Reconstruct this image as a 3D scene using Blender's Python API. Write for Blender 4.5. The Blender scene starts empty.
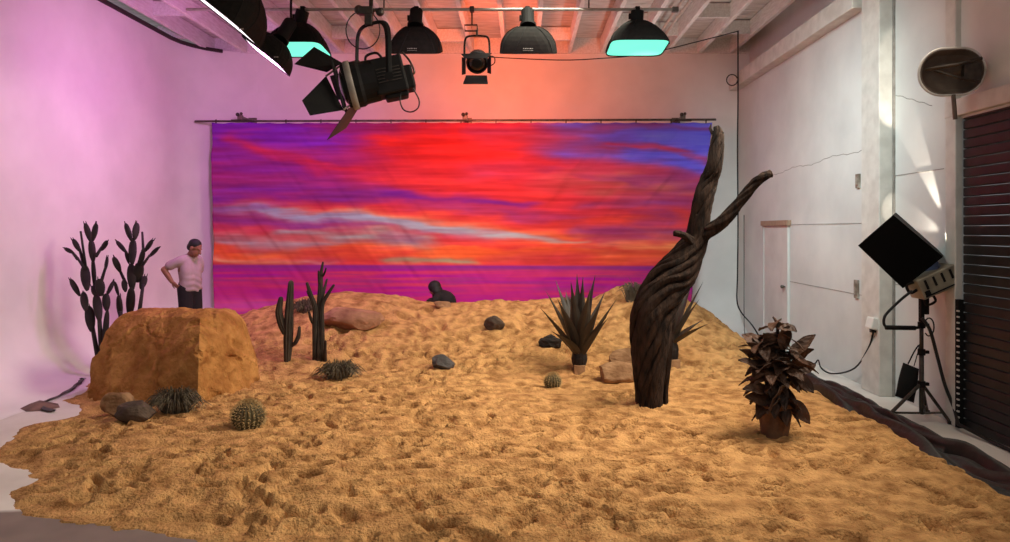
import bpy, bmesh, math, random
import numpy as np
from mathutils import Vector, Matrix, noise as mnoise

random.seed(7)
RNG = np.random.default_rng(11)
SC = bpy.context.scene
COL = SC.collection
PI = math.pi
F, CX, CY, EYE = 695.0, 523.0, 230.0, 1.85      # focal length in pixels, vanishing point, eye height


def at(px, py, Y):
    return Vector(((px - CX) * Y / F, Y, EYE - (py - CY) * Y / F))


def lin(c):
    r = []
    for v in c[:3]:
        v = v / 255.0
        r.append(v / 12.92 if v <= 0.04045 else ((v + 0.055) / 1.055) ** 2.4)
    return tuple(r)


# ------------------------------------------------------------------ noise
_T = [np.random.default_rng(100 + i).random((256, 256)) for i in range(6)]


def vnoise(x, y, s=0):
    x = np.asarray(x, float); y = np.asarray(y, float)
    xi = np.floor(x).astype(int); yi = np.floor(y).astype(int)
    fx = x - xi; fy = y - yi
    fx = fx * fx * fx * (fx * (fx * 6 - 15) + 10); fy = fy * fy * fy * (fy * (fy * 6 - 15) + 10)
    t = _T[s % 6]
    a = t[xi & 255, yi & 255]; b = t[(xi + 1) & 255, yi & 255]
    c = t[xi & 255, (yi + 1) & 255]; d = t[(xi + 1) & 255, (yi + 1) & 255]
    return (a * (1 - fx) + b * fx) * (1 - fy) + (c * (1 - fx) + d * fx) * fy - 0.5


def fbm(x, y, o=4, s=0):
    r = 0; a = 1.0; f = 1.0
    for i in range(o):
        r = r + a * vnoise(x * f + 17.3 * i, y * f + 9.1 * i, s + i)
        a *= 0.5; f *= 2.03
    return r


def sstep(a, b, x):
    t = np.clip((x - a) / (b - a), 0, 1)
    return t * t * (3 - 2 * t)


# ------------------------------------------------------------------ materials
MATS = {}


def mat(name, c, rough=0.7, c2=None, scale=8.0, detail=4.0, bump=0.0, bscale=60.0, bdist=0.01, metal=0.0,
        stretch=(1, 1, 1), spec=0.5, lo=0.35, hi=0.65, sheen=0.0):
    if name in MATS:
        return MATS[name]
    m = bpy.data.materials.new(name); m.use_nodes = True
    nt = m.node_tree; N = nt.nodes; L = nt.links
    p = N['Principled BSDF']
    p.inputs['Roughness'].default_value = rough
    p.inputs['Metallic'].default_value = metal
    p.inputs['Specular IOR Level'].default_value = spec
    if sheen:
        p.inputs['Sheen Weight'].default_value = sheen
    tc = N.new('ShaderNodeTexCoord'); mp = N.new('ShaderNodeMapping')
    mp.inputs['Scale'].default_value = stretch
    L.new(tc.outputs['Object'], mp.inputs['Vector'])
    a = lin(c); b = lin(c2) if c2 else tuple(x * 0.75 for x in a)
    nz = N.new('ShaderNodeTexNoise'); nz.inputs['Scale'].default_value = scale; nz.inputs['Detail'].default_value = detail
    L.new(mp.outputs['Vector'], nz.inputs['Vector'])
    rp = N.new('ShaderNodeValToRGB')
    rp.color_ramp.elements[0].position = lo; rp.color_ramp.elements[0].color = (*b, 1)
    rp.color_ramp.elements[1].position = hi; rp.color_ramp.elements[1].color = (*a, 1)
    L.new(nz.outputs['Fac'], rp.inputs['Fac']); L.new(rp.outputs['Color'], p.inputs['Base Color'])
    if bump:
        n2 = N.new('ShaderNodeTexNoise'); n2.inputs['Scale'].default_value = bscale; n2.inputs['Detail'].default_value = 5
        L.new(mp.outputs['Vector'], n2.inputs['Vector'])
        bp = N.new('ShaderNodeBump'); bp.inputs['Strength'].default_value = bump; bp.inputs['Distance'].default_value = bdist
        L.new(n2.outputs['Fac'], bp.inputs['Height']); L.new(bp.outputs['Normal'], p.inputs['Normal'])
    MATS[name] = m
    return m


def emat(name, c, strength):
    m = bpy.data.materials.new(name); m.use_nodes = True
    p = m.node_tree.nodes['Principled BSDF']
    p.inputs['Base Color'].default_value = (*[0.5 * q for q in c], 1)
    p.inputs['Emission Color'].default_value = (*c, 1)
    p.inputs['Emission Strength'].default_value = strength
    MATS[name] = m
    return m


# ------------------------------------------------------------------ geometry collector
class G:
    def __init__(s):
        s.v = []; s.f = []

    def add(s, vs, fs):
        o = len(s.v)
        s.v += [Vector(v) for v in vs]
        s.f += [tuple(i + o for i in f) for f in fs]
        return s

    def box(s, c, d, R=None, taper=1.0):
        c = Vector(c); h = Vector(d) / 2; vs = []
        for z in (-1, 1):
            k = taper if z > 0 else 1.0
            for x, y in ((-1, -1), (1, -1), (1, 1), (-1, 1)):
                q = Vector((x * h.x * k, y * h.y * k, z * h.z))
                vs.append(c + (R @ q if R else q))
        return s.add(vs, [(3, 2, 1, 0), (4, 5, 6, 7), (0, 1, 5, 4), (1, 2, 6, 5), (2, 3, 7, 6), (3, 0, 4, 7)])

    def loft(s, rings, cap0=True, cap1=True):
        n = len(rings[0]); vs = [p for r in rings for p in r]; fs = []
        for i in range(len(rings) - 1):
            for j in range(n):
                k = (j + 1) % n
                fs.append((i * n + j, i * n + k, (i + 1) * n + k, (i + 1) * n + j))
        if cap0: fs.append(tuple(reversed(range(n))))
        if cap1: fs.append(tuple(range((len(rings) - 1) * n, len(rings) * n)))
        return s.add(vs, fs)

    def tube(s, pts, r, n=8, cap=True, flat=1.0, up=None):
        pts = [Vector(p) for p in pts]
        if not hasattr(r, '__len__'): r = [r] * len(pts)
        t0 = (pts[1] - pts[0]).normalized()
        u = Vector(up) if up else (Vector((0, 0, 1)) if abs(t0.z) < 0.9 else Vector((1, 0, 0)))
        rings = []
        for i, p in enumerate(pts):
            a = pts[max(i - 1, 0)]; b = pts[min(i + 1, len(pts) - 1)]
            t = (b - a)
            t = t.normalized() if t.length > 1e-9 else t0
            u = (u - t * u.dot(t))
            u = u.normalized() if u.length > 1e-6 else t.orthogonal().normalized()
            w = t.cross(u)
            rings.append([p + (w * math.cos(2 * PI * j / n) + u * math.sin(2 * PI * j / n) * flat) * r[i] for j in range(n)])
        return s.loft(rings, cap, cap)

    def ell(s, c, r, R=None, nu=12, nv=8):
        c = Vector(c); r = Vector(r) if hasattr(r, '__len__') else Vector((r, r, r))
        vs = []; fs = []
        for i in range(1, nv):
            th = PI * i / nv
            for j in range(nu):
                ph = 2 * PI * j / nu
                q = Vector((r.x * math.sin(th) * math.cos(ph), r.y * math.sin(th) * math.sin(ph), r.z * math.cos(th)))
                vs.append(c + (R @ q if R else q))
        for i in range(nv - 2):
            for j in range(nu):
                k = (j + 1) % nu
                fs.append((i * nu + j, (i + 1) * nu + j, (i + 1) * nu + k, i * nu + k))
        t = Vector((0, 0, r.z)); a = len(vs)
        vs.append(c + (R @ t if R else t)); vs.append(c - (R @ t if R else t))
        for j in range(nu):
            k = (j + 1) % nu
            fs.append((a, j, k)); fs.append((a + 1, (nv - 2) * nu + k, (nv - 2) * nu + j))
        return s.add(vs, fs)

    def grid(s, P):
        n = len(P); m = len(P[0])
        return s.add([q for r in P for q in r],
                     [(i * m + j, i * m + j + 1, (i + 1) * m + j + 1, (i + 1) * m + j) for i in range(n - 1) for j in range(m - 1)])

    def slab(s, quad, th):
        """a flat polygon given real thickness"""
        q = [Vector(p) for p in quad]
        n = (q[1] - q[0]).cross(q[2] - q[0]).normalized() * th / 2
        k = len(q)
        return s.add([p + n for p in q] + [p - n for p in q],
                     [tuple(range(k)), tuple(reversed(range(k, 2 * k)))] +
                     [(i, k + i, k + (i + 1) % k, (i + 1) % k) for i in range(k)])

    def build(s, name, m, parent=None, smooth=False, origin=None, bevel=0.0, fix=True):
        if origin is None:
            if parent is not None:
                origin = ORG[parent.name]
            else:
                xs = [v.x for v in s.v]; ys = [v.y for v in s.v]; zs = [v.z for v in s.v]
                origin = Vector(((min(xs) + max(xs)) / 2, (min(ys) + max(ys)) / 2, min(zs)))
        origin = Vector(origin)
        me = bpy.data.meshes.new(name)
        me.from_pydata([tuple(v - origin) for v in s.v], [], s.f)
        if fix:
            bm = bmesh.new(); bm.from_mesh(me)
            bmesh.ops.recalc_face_normals(bm, faces=bm.faces)
            bm.to_mesh(me); bm.free()
        if smooth:
            me.polygons.foreach_set('use_smooth', [True] * len(me.polygons))
        me.materials.append(m)
        o = bpy.data.objects.new(name, me); COL.objects.link(o)
        if parent is not None:
            o.parent = parent
        else:
            o.location = origin
        ORG[o.name] = origin
        if bevel:
            b = o.modifiers.new('bevel', 'BEVEL'); b.width = bevel; b.segments = 2; b.limit_method = 'ANGLE'
        return o


ORG = {}


def tag(o, label, cat, group=None, kind=None):
    o['label'] = label; o['category'] = cat
    if group: o['group'] = group
    if kind: o['kind'] = kind
    return o


def thing(name, label, cat, loc, group=None):
    o = bpy.data.objects.new(name, None); COL.objects.link(o)
    o.location = loc; o.empty_display_size = 0.1
    ORG[o.name] = Vector(loc)
    return tag(o, label, cat, group)


def struct(g, name, m, **k):
    o = g.build(name, m, **k); o['kind'] = 'structure'
    return o


def smooth_path(pts, n=6):
    """Catmull-Rom through points"""
    P = [Vector(p) for p in pts]; out = []
    for i in range(len(P) - 1):
        p0 = P[max(i - 1, 0)]; p1 = P[i]; p2 = P[i + 1]; p3 = P[min(i + 2, len(P) - 1)]
        for k in range(n):
            t = k / n
            out.append(0.5 * ((2 * p1) + (p2 - p0) * t + (2 * p0 - 5 * p1 + 4 * p2 - p3) * t * t + (3 * p1 - p0 - 3 * p2 + p3) * t ** 3))
    out.append(P[-1])
    return out


def frame(d, up=(0, 0, 1)):
    """matrix whose local z looks along d, local y towards up"""
    d = Vector(d).normalized(); up = Vector(up)
    x = up.cross(d).normalized(); y = d.cross(x)
    return Matrix((x, y, d)).transposed()


# ------------------------------------------------------------------ shared materials
M_white = mat('white_painted_cyclorama', (236, 232, 228), 0.75, (226, 222, 218), 1.5, bump=0.05, bscale=40, bdist=0.004)
M_wallr = mat('white_painted_plaster', (222, 219, 213), 0.75, (206, 203, 198), 1.2, 6, bump=0.15, bscale=9, bdist=0.01)
M_trim = mat('white_painted_timber', (222, 216, 206), 0.6, (205, 198, 188), 6, bump=0.1, bscale=30)
M_raft = mat('whitewashed_rafter', (232, 228, 224), 0.7, (214, 208, 202), 5, stretch=(6, 1, 6), bump=0.15, bscale=30)
M_board = mat('whitewashed_ceiling_board', (218, 212, 207), 0.75, (190, 182, 176), 3, stretch=(1, 5, 1), bump=0.2, bscale=20)
M_black = mat('black_nylon', (30, 26, 23), 0.85, (22, 19, 17), 20, spec=0.12)
M_bmetal = mat('black_painted_steel', (20, 17, 15), 0.75, (15, 12, 11), 12, spec=0.25)
M_gmetal = mat('grey_steel', (120, 110, 100), 0.4, (90, 82, 75), 14, metal=0.6)
M_dmetal = mat('dark_stand_steel', (78, 68, 60), 0.4, (54, 47, 42), 14, metal=0.5)
M_rubber = mat('black_cable_rubber', (14, 12, 11), 0.6, (22, 19, 17), 30)
M_diff = mat('white_diffusion_fabric', (235, 232, 228), 0.8, (225, 222, 218), 30)
M_mark = mat('pale_printed_lettering', (150, 142, 134), 0.7, (150, 142, 134))
M_cyan = emat('lit_turquoise_diffuser', (0.19, 1.0, 0.75), 1.0)
M_whl = emat('lit_white_diffuser', (1.0, 0.93, 0.95), 1.5)

# ------------------------------------------------------------------ room shell
XL, XR, XN, YB, ZC = -6.1, 4.05, 4.12, 13.1, 5.17
RC, RV = 0.72, 1.1           # floor cove radius, corner radius


def cyc(path, name):
    """extrude the cove profile along a plan path of (point, inward normal)"""
    prof = [(0.0, ZC + 0.02)] + [(0.0, z) for z in (4, 3, 2, 1.2)]
    prof += [(RC - RC * math.cos(a), RC - RC * math.sin(a)) for a in [k * PI / 2 / 14 for k in range(15)]]
    prof += [(RC + 0.3, 0.0)]
    P = []
    for (p, n) in path:
        P.append([Vector((p[0] + n[0] * q, p[1] + n[1] * q, z + 0.003)) for q, z in prof])
    g = G().grid(P)
    n = len(P); m = len(prof)
    # a thickness on the outside so the wall is a solid skin
    Q = [[Vector((p[0] - n_[0] * 0.12, p[1] - n_[1] * 0.12, z)) for z in (ZC + 0.02, 0)] for (p, n_) in path]
    g.grid(Q)
    return struct(g, name, M_white, smooth=True)


arc = []
for k in range(13):
    a = PI + (-PI / 2) * k / 12
    cxx, cyy = XL + RV, YB - RV
    arc.append(((cxx + RV * math.cos(a), cyy + RV * math.sin(a)), (-math.cos(a), -math.sin(a))))
cyc([((XL, y), (1, 0)) for y in (1.0, 5.0, 9.0, 11.0)] + arc, 'wall_left')
cyc([((x, YB), (0, -1)) for x in (XL + RV, -3, 0, 2, XR, XR + 0.3)], 'wall_back')

# floor: white painted stage, worn to bare concrete at the front
mf = mat('white_painted_studio_floor', (228, 222, 214), 0.6, (205, 197, 188), 1.4, 6, bump=0.08, bscale=12)
nt = mf.node_tree; N = nt.nodes; L = nt.links
tc = N.new('ShaderNodeTexCoord'); sx = N.new('ShaderNodeSeparateXYZ'); L.new(tc.outputs['Object'], sx.inputs[0])
nz = N.new('ShaderNodeTexNoise'); nz.inputs['Scale'].default_value = 1.3; L.new(tc.outputs['Object'], nz.inputs['Vector'])
ma = N.new('ShaderNodeMath'); ma.operation = 'MULTIPLY_ADD'; ma.inputs[1].default_value = 0.5
L.new(nz.outputs['Fac'], ma.inputs[0]); L.new(sx.outputs['Y'], ma.inputs[2])
r2 = N.new('ShaderNodeMapRange'); r2.inputs['From Min'].default_value = 4.78 - 4.0; r2.inputs['From Max'].default_value = 4.86 - 4.0
L.new(ma.outputs[0], r2.inputs['Value'])
mx = N.new('ShaderNodeMix'); mx.data_type = 'RGBA'
old = [n for n in N if n.type == 'VALTORGB'][0]
n3 = N.new('ShaderNodeTexNoise'); n3.inputs['Scale'].default_value = 3; L.new(tc.outputs['Object'], n3.inputs['Vector'])
r3 = N.new('ShaderNodeValToRGB'); r3.color_ramp.elements[0].color = (*lin((96, 84, 76)), 1); r3.color_ramp.elements[1].color = (*lin((140, 124, 112)), 1)
L.new(n3.outputs['Fac'], r3.inputs['Fac'])
L.new(r2.outputs['Result'], mx.inputs['Factor']); L.new(r3.outputs['Color'], mx.inputs[6]); L.new(old.outputs['Color'], mx.inputs[7])
L.new(mx.outputs[2], N['Principled BSDF'].inputs['Base Color'])
g = G(); g.box((-0.95, 7.1, -0.06), (10.6, 12.3, 0.12)); struct(g, 'floor', mf, origin=(-0.95, 4.0, 0))

# right wall: far furred-out panel, pilaster, near wall
PZ = 4.47
g = G(); g.box((XR + 0.2, (7.72 + YB) / 2, PZ / 2), (0.4, YB - 7.72, PZ))
struct(g, 'wall_right', M_wallr)
g = G(); g.box((XR + 0.42, (7.72 + YB) / 2, PZ + 0.75), (0.4, YB - 7.72, 1.5))
struct(g, 'wall_right', M_wallr)
g = G(); g.box((XN + 0.1, (6.56 + 7.74) / 2, 2.75), (0.2, 1.18, 5.5)); struct(g, 'wall_right', M_wallr)
g = G(); g.box((XN + 0.1, 5.1, 4.2), (0.2, 3.3, 2.6)); struct(g, 'wall_right', M_wallr)
g = G(); g.box((XN + 0.1, 2.3, 2.75), (0.2, 2.6, 5.5)); struct(g, 'wall_right', M_wallr)
# ledge beam on top of the far panel
g = G(); g.box((XR - 0.02, (8.2 + YB) / 2, PZ + 0.12), (0.30, YB - 8.2, 0.24)); struct(g, 'trim_1', M_trim, bevel=0.01)
# pilaster and its edge strip
g = G(); g.box((XR + 0.06, 7.915, 2.7), (0.32, 0.41, 5.4)); struct(g, 'trim_2', M_trim, bevel=0.012)
g = G(); g.box((XN - 0.01, 7.70, 2.7), (0.03, 0.025, 5.4)); struct(g, 'trim_3', mat('grey_steel_edge', (158, 150, 142), 0.6, (130, 122, 114), 9))
# horizontal panel joints in the near wall and far panel
for nm, x, y0, y1, z in (('trim_5', XN - 0.002, 6.8, 7.7, 1.25), ('trim_6', XR - 0.002, 8.15, 11.3, 1.07),
                         ('trim_7', XN - 0.002, 6.8, 7.7, 2.45), ('trim_8', XR - 0.002, 8.15, 10.6, 1.93)):
    g = G(); g.box((x, (y0 + y1) / 2, z), (0.006, y1 - y0, 0.008)); struct(g, nm, mat('grey_panel_joint', (168, 162, 154), 0.8, (140, 134, 126), 7))
# long plaster cracks
g = G()
pts = [(XR - 0.001, y, 2.98 + 0.018 * math.sin(y * 5) - 0.02 * y + 0.008 * math.sin(y * 23)) for y in np.linspace(8.2, 12.0, 40)]
g.tube(pts, 0.004, 4); struct(g, 'trim_9', MATS['grey_panel_joint'])
g = G()
pts = [(XN - 0.001, y, 3.35 - 0.35 * (7.7 - y) + 0.006 * math.sin(y * 31)) for y in np.linspace(7.0, 7.68, 16)]
g.tube(pts, 0.005, 4); struct(g, 'trim_10', MATS['grey_panel_joint'])

# flush door in the far panel
d0, d1, dz = 10.55, 11.6, 1.92
M_doorw = mat('white_painted_door', (218, 212, 205), 0.6, (206, 199, 192), 3)
g = G(); g.box((XR - 0.012, (d0 + d1) / 2, dz / 2), (0.03, d1 - d0, dz)); door = struct(g, 'door_1', M_doorw, bevel=0.004)
g = G(); g.box((XR - 0.03, (d0 + d1) / 2, dz + 0.04), (0.07, d1 - d0 + 0.12, 0.08)); g.build('door_head', mat('bare_timber_head', (176, 146, 122), 0.7, (150, 120, 98), 10, stretch=(1, 6, 1)), door)
for yy in (d0, d1):
    g = G(); g.box((XR - 0.022, yy, dz / 2), (0.036, 0.02, dz)); g.build('jamb', M_wallr, door)
g = G(); g.ell((XR - 0.07, d0 + 0.12, 0.98), 0.03); g.tube([(XR - 0.02, d0 + 0.12, 0.98), (XR - 0.07, d0 + 0.12, 0.98)], 0.012); g.build('door_knob', M_gmetal, door, smooth=True)

# roll-up door at the right, mostly beyond the edge of the photograph
M_shut = mat('dark_steel_shutter', (46, 42, 42), 0.5, (34, 31, 31), 6)
g = G()
z = 0.0
while z < 2.9:
    g.box((XN + 0.03, 5.06, z + 0.045), (0.05, 2.92, 0.085)); z += 0.09
sh = struct(g, 'door_2', M_shut, bevel=0.012)
g = G(); g.box((XN - 0.02, 6.615, 2.7), (0.07, 0.16, 5.4)); struct(g, 'trim_11', M_trim, bevel=0.01)
g = G(); g.box((XN - 0.02, 3.52, 1.6), (0.08, 0.16, 3.2)); struct(g, 'trim_12', M_trim, bevel=0.01)
g = G(); g.box((XN - 0.02, 5.1, 3.0), (0.08, 3.2, 0.16)); struct(g, 'trim_13', M_trim, bevel=0.01)
# perforated guide channel beside the jamb
g = G(); g.box((XN - 0.035, 6.505, 0.6), (0.05, 0.05, 1.2)); tr = struct(g, 'trim_14', M_bmetal)
g = G()
for k in range(20):
    g.box((XN - 0.063, 6.48, 0.05 + k * 0.055), (0.012, 0.03, 0.014))
g.build('slot_row', M_trim, tr)

# ceiling
g = G()
for k in range(40):
    g.box((-1.0, 2.1 + k * 0.285, ZC + 0.30), (11.2, 0.277, 0.03))
struct(g, 'ceiling', M_board)
n = 15
xr = [(537 + 32.3 * k - CX) * YB / F for k in range(-12, 7)]
for x in xr:
    if x < XL - 0.2: continue
    g = G(); g.box((x, 7.6, ZC + 0.14), (0.07, 11.0, 0.27)); struct(g, 'trim_%d' % n, M_raft, bevel=0.006); n += 1
# blocking between rafters
for (k, y) in ((0, 11.4), (1, 12.2), (2, 10.9), (4, 11.7), (14, 11.5), (15, 12.0), (16, 11.0), (17, 11.9), (12, 12.3), (9, 12.4), (6, 12.2)):
    x0, x1 = xr[k], xr[k + 1]
    g = G(); g.box(((x0 + x1) / 2, y, ZC + 0.15), (x1 - x0 - 0.07, 0.06, 0.22)); struct(g, 'trim_%d' % n, M_raft); n += 1
g = G(); g.box((-1.0, YB - 0.02, ZC + 0.16), (11.0, 0.05, 0.32)); struct(g, 'trim_%d' % n, M_raft); n += 1
# dark edge strip where the left wall meets the ceiling
g = G()
pp = [(XL + 0.02, 6, ZC), (XL + 0.02, 9, ZC), (XL + 0.02, YB - RV, ZC)] + [(XL + RV - (RV - .02) * math.cos(a), YB - RV + (RV - .02) * math.sin(a), ZC) for a in (0.25, 0.5, 0.75, 1.0)]
g.tube(pp, 0.035, 6); struct(g, 'trim_%d' % n, mat('dark_edge_strip', (48, 36, 34), 0.7)); n += 1

# ------------------------------------------------------------------ sand
SPX = [60, 150, 190, 215, 240, 270, 300, 330, 345, 380, 400, 420, 440, 470, 490, 500, 520, 555, 590, 612, 625, 645, 665, 690, 705, 722, 740, 760]
SPY = [352, 340, 328, 320, 313, 305, 299, 293, 292, 294, 297, 302, 304, 303, 301, 300, 302, 299, 298, 291, 285, 290, 294, 303, 312, 326, 340, 352]
YC = 11.2
CRX = [(p - CX) * YC / F for p in SPX]
CRZ = [EYE - (q - CY) * YC / F for q in SPY]
POLY = [(-2.0, 4.1), (-1.0, 3.75), (0, 3.3), (2, 2.9), (3.43, 2.9), (3.43, 8.5), (3.52, 10.5), (3.45, 12.1), (3.0, 12.3), (-4.6, 12.3), (-5.2, 11.2),
        (-5.3, 9.6), (-5.42, 9.0), (-5.25, 8.4), (-4.95, 7.9), (-5.0, 7.45), (-4.62, 7.25), (-4.4, 6.9), (-4.75, 6.5), (-4.4, 6.0), (-4.35, 5.6), (-3.75, 5.3),
        (-3.55, 4.76), (-3.3, 4.5), (-2.42, 4.3)]


def sdist(X, Y):
    """distance inside the sand outline (negative outside)"""
    X = np.asarray(X, float); Y = np.asarray(Y, float)
    d = np.full(X.shape, 1e9); ins = np.zeros(X.shape, bool)
    n = len(POLY)
    for i in range(n):
        ax, ay = POLY[i]; bx, by = POLY[(i + 1) % n]
        ex, ey = bx - ax, by - ay
        t = np.clip(((X - ax) * ex + (Y - ay) * ey) / (ex * ex + ey * ey), 0, 1)
        d = np.minimum(d, np.hypot(X - ax - t * ex, Y - ay - t * ey))
        c = ((ay > Y) != (by > Y)) & (X < (bx - ax) * (Y - ay) / (by - ay + 1e-12) + ax)
        ins ^= c
    return np.where(ins, d, -d)


def hbase(X, Y):
    X = np.asarray(X, float); Y = np.asarray(Y, float)
    cz = np.interp(X, CRX, CRZ)
    t = sstep(7.9, YC, Y)
    z0 = 0.10
    z = z0 + (cz - z0) * (0.25 * t + 0.75 * t ** 1.6)
    back = np.clip((Y - YC) / 1.1, 0, 1)
    z = z * (1 - 0.8 * sstep(0, 1, back))
    d = sdist(X, Y)
    e = sstep(0.0, np.where(X > 2.5, 0.35, 0.8), d)
    return z * (0.12 + 0.88 * e) * sstep(-0.02, 0.06, d) - 0.03 * (1 - sstep(-0.06, 0.03, d))


def gz(x, y):
    return float(hbase(np.array([x]), np.array([y]))[0])


def ground(px, py):
    """where the ray through a pixel meets the sand or floor"""
    Ys = np.linspace(3.2, 12.2, 1800)
    Xs = (px - CX) * Ys / F; Zs = EYE - (py - CY) * Ys / F
    below = Zs <= np.maximum(hbase(Xs, Ys), 0)
    i = int(np.argmax(below)) if below.any() else len(Ys) - 1
    return Vector((Xs[i], Ys[i], max(gz(Xs[i], Ys[i]), 0)))


gx = np.arange(-5.75, 3.75, 0.021); gy = np.concatenate([np.arange(2.85, 8.0, 0.019), np.arange(8.0, 12.45, 0.026)])
GX, GY = np.meshgrid(gx, gy)
wob = 0.16 * fbm(GX * 1.6, GY * 1.6, 3, 1) + 0.16 * fbm(GX * 5.5, GY * 5.5, 4, 2)
D = sdist(GX + wob, GY + wob[::-1])
H = hbase(GX + wob * 0.6, GY)
mask = sstep(0.03, 0.25, D)
moundf = sstep(8.4, 9.8, GY)
det = np.zeros_like(H)
det += 0.045 * fbm(GX * 1.7, GY * 2.2, 3, 2)
det += 0.045 * fbm(GX * 6, GY * 7.5, 4, 3) * (1 - 0.2 * moundf)
rid = 1 - np.abs(fbm(GX * 3.2 + 5, GY * 5.0, 4, 4)) * 3
det += 0.014 * np.clip(rid, -1, 1)
det += moundf * 0.038 * fbm(GX * 3.5, GY * 4.5, 4, 5)


def stamp(x, y, a, l, w, dep, rim=0.45):
    R = max(l, w) * 2.2
    i0, i1 = np.searchsorted(gy, [y - R, y + R]); j0, j1 = np.searchsorted(gx, [x - R, x + R])
    if i1 - i0 < 2 or j1 - j0 < 2: return
    X = GX[i0:i1, j0:j1] - x; Y = GY[i0:i1, j0:j1] - y
    u = (X * math.cos(a) + Y * math.sin(a)) / l; v = (-X * math.sin(a) + Y * math.cos(a)) / w
    q = np.sqrt(u * u + v * v)
    det[i0:i1, j0:j1] += -dep * np.exp(-q ** 4) + rim * dep * np.exp(-((q - 1.35) / 0.35) ** 2)


smoothzone = lambda x, y: (0.2 if (-0.4 < x < 3.3 and 6.9 < y < 8.1) else 1.0)
for k in range(2900):
    x = random.uniform(-4.9, 3.3); y = 3.0 + 6.6 * random.random() ** 1.15
    if random.random() > smoothzone(x, y): continue
    a = random.uniform(0, PI); big = random.random() < 0.55
    if big:
        stamp(x, y, random.choice((0, PI)) + random.gauss(0, .5), random.uniform(0.07, 0.15), random.uniform(0.03, 0.05), random.uniform(0.03, 0.085), 0.5)
    else:
        r = random.uniform(0.025, 0.06); stamp(x, y, random.gauss(0, .6), r * 1.3, r * random.uniform(0.5, 0.8), random.uniform(0.02, 0.05), 0.6)
for k in range(260):
    x = random.uniform(-4.0, 3.2); y = random.uniform(9.0, 11.3)
    stamp(x, y, random.uniform(0, PI), random.uniform(0.06, 0.2), random.uniform(0.04, 0.09), random.uniform(0.02, 0.055))
hi_ = 0.012 + 0.03 * fbm(GX * 1.3, GY * 1.6, 2, 5)
det = np.where(det > hi_, hi_ + (det - hi_) * 0.30, det)
Z = H + det * mask
Z = np.where(D > 0.05, np.maximum(Z, 0.008), Z)
Z = np.where(D < 0.0, np.minimum(Z, 0.012 + 0.012 * fbm(GX * 9, GY * 9, 3, 1) + D * 0.35), Z)
nyy, nxx = GX.shape
keep = (D > -0.22)
idx = -np.ones(GX.shape, int); idx[keep] = np.arange(keep.sum())
sv = np.stack([GX[keep], GY[keep], Z[keep]], 1)
A_ = idx[:-1, :-1].ravel(); B_ = idx[:-1, 1:].ravel(); C_ = idx[1:, 1:].ravel(); D_ = idx[1:, :-1].ravel()
ok = (A_ >= 0) & (B_ >= 0) & (C_ >= 0) & (D_ >= 0)
fc = np.stack([A_, B_, C_, D_], 1)[ok]
me = bpy.data.meshes.new('sand')
me.from_pydata(sv.tolist(), [], fc.tolist())
me.polygons.foreach_set('use_smooth', [True] * len(me.polygons))
M_sand = mat('golden_desert_sand', (210, 160, 103), 0.95, (142, 98, 58), 7, 12, bump=1.0, bscale=46, bdist=0.028, spec=0.1, lo=0.3, hi=0.62)
me.materials.append(M_sand)
so = bpy.data.objects.new('sand', me); COL.objects.link(so)
tag(so, 'golden sand spread over the studio floor and heaped into a low dune', 'sand', kind='stuff')

# ------------------------------------------------------------------ painted sunset backdrop
BY = 12.5
bx = np.linspace(0, 1, 430); bz = np.linspace(0, 1, 190)
U, V = np.meshgrid(bx, bz)                     # V = 0 top
PX = 211 + (712 - 211) * U; PYY = 122.5 + (318 - 122.5) * V
PX = PX - U * V * 24 + (1 - U) * V * 4
paint = np.zeros(U.shape + (3,)) + np.array([218, 52, 60.])
wy = 10 * fbm(PX * 0.011, PYY * 0.035, 4, 0) + 4 * fbm(PX * 0.03, PYY * 0.12, 3, 3)
QX = PX + 40 * fbm(PX * 0.01, PYY * 0.05, 3, 2); QY = PYY + wy


def band(pts, th, col, alpha=1.0, fade=25, hard=2.0, rough=0.35):
    xs = [p[0] for p in pts]; ys = [p[1] for p in pts]
    yc = np.interp(QX, xs, ys)
    t = np.interp(QX, [xs[0], xs[-1]], th) if len(th) == 2 else np.interp(QX, xs, th)
    dd = np.abs((QY - yc) / t)
    a = alpha * np.exp(-dd ** hard) * sstep(xs[0] - fade, xs[0] + fade * 0.2, QX) * (1 - sstep(xs[-1] - fade * 0.2, xs[-1] + fade, QX))
    a = np.clip(a * (1 + rough * 2 * fbm(PX * 0.02, PYY * 0.16, 4, 1)), 0, 1)[..., None]
    paint[:] = paint * (1 - a) + np.array(col, float) * a


# upper left purple, upper right violet
band([(200, 128), (300, 132), (372, 136)], [30, 18], (132, 42, 156), 1.1, 50)
band([(200, 165), (300, 165), (360, 165)], [30, 18], (150, 44, 122), 0.95, 50)
band([(222, 138), (330, 165), (420, 178)], [6, 7], (214, 48, 70), 0.8, 20)
band([(255, 150), (330, 172)], [4, 4], (208, 46, 76), 0.6, 20)
band([(200, 190), (300, 192), (420, 194), (520, 200)], [11, 9, 7, 4], (124, 38, 132), 0.95, 30)
band([(215, 178), (330, 183)], [4, 3], (180, 44, 92), 0.6, 20)
band([(370, 140), (470, 150), (540, 160)], [20, 24, 14], (234, 48, 40), 0.8, 40)
band([(380, 178), (480, 182), (540, 190)], [9, 9], (232, 56, 48), 0.7, 40)
band([(560, 140), (640, 138), (720, 142)], [20, 34, 34], (112, 90, 212), 1.3, 45, 4, 0.12)
band([(480, 132), (560, 140), (610, 150)], [9, 12, 10], (176, 66, 104), 0.75, 30)
band([(600, 141), (660, 148), (720, 160)], [2.5, 4, 4], (196, 62, 98), 0.85, 20)
band([(560, 128), (640, 126), (712, 126)], [4, 3], (150, 66, 120), 0.6, 30)
band([(480, 168), (560, 172), (700, 178)], [10, 12, 8], (206, 60, 84), 0.8, 40)
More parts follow.
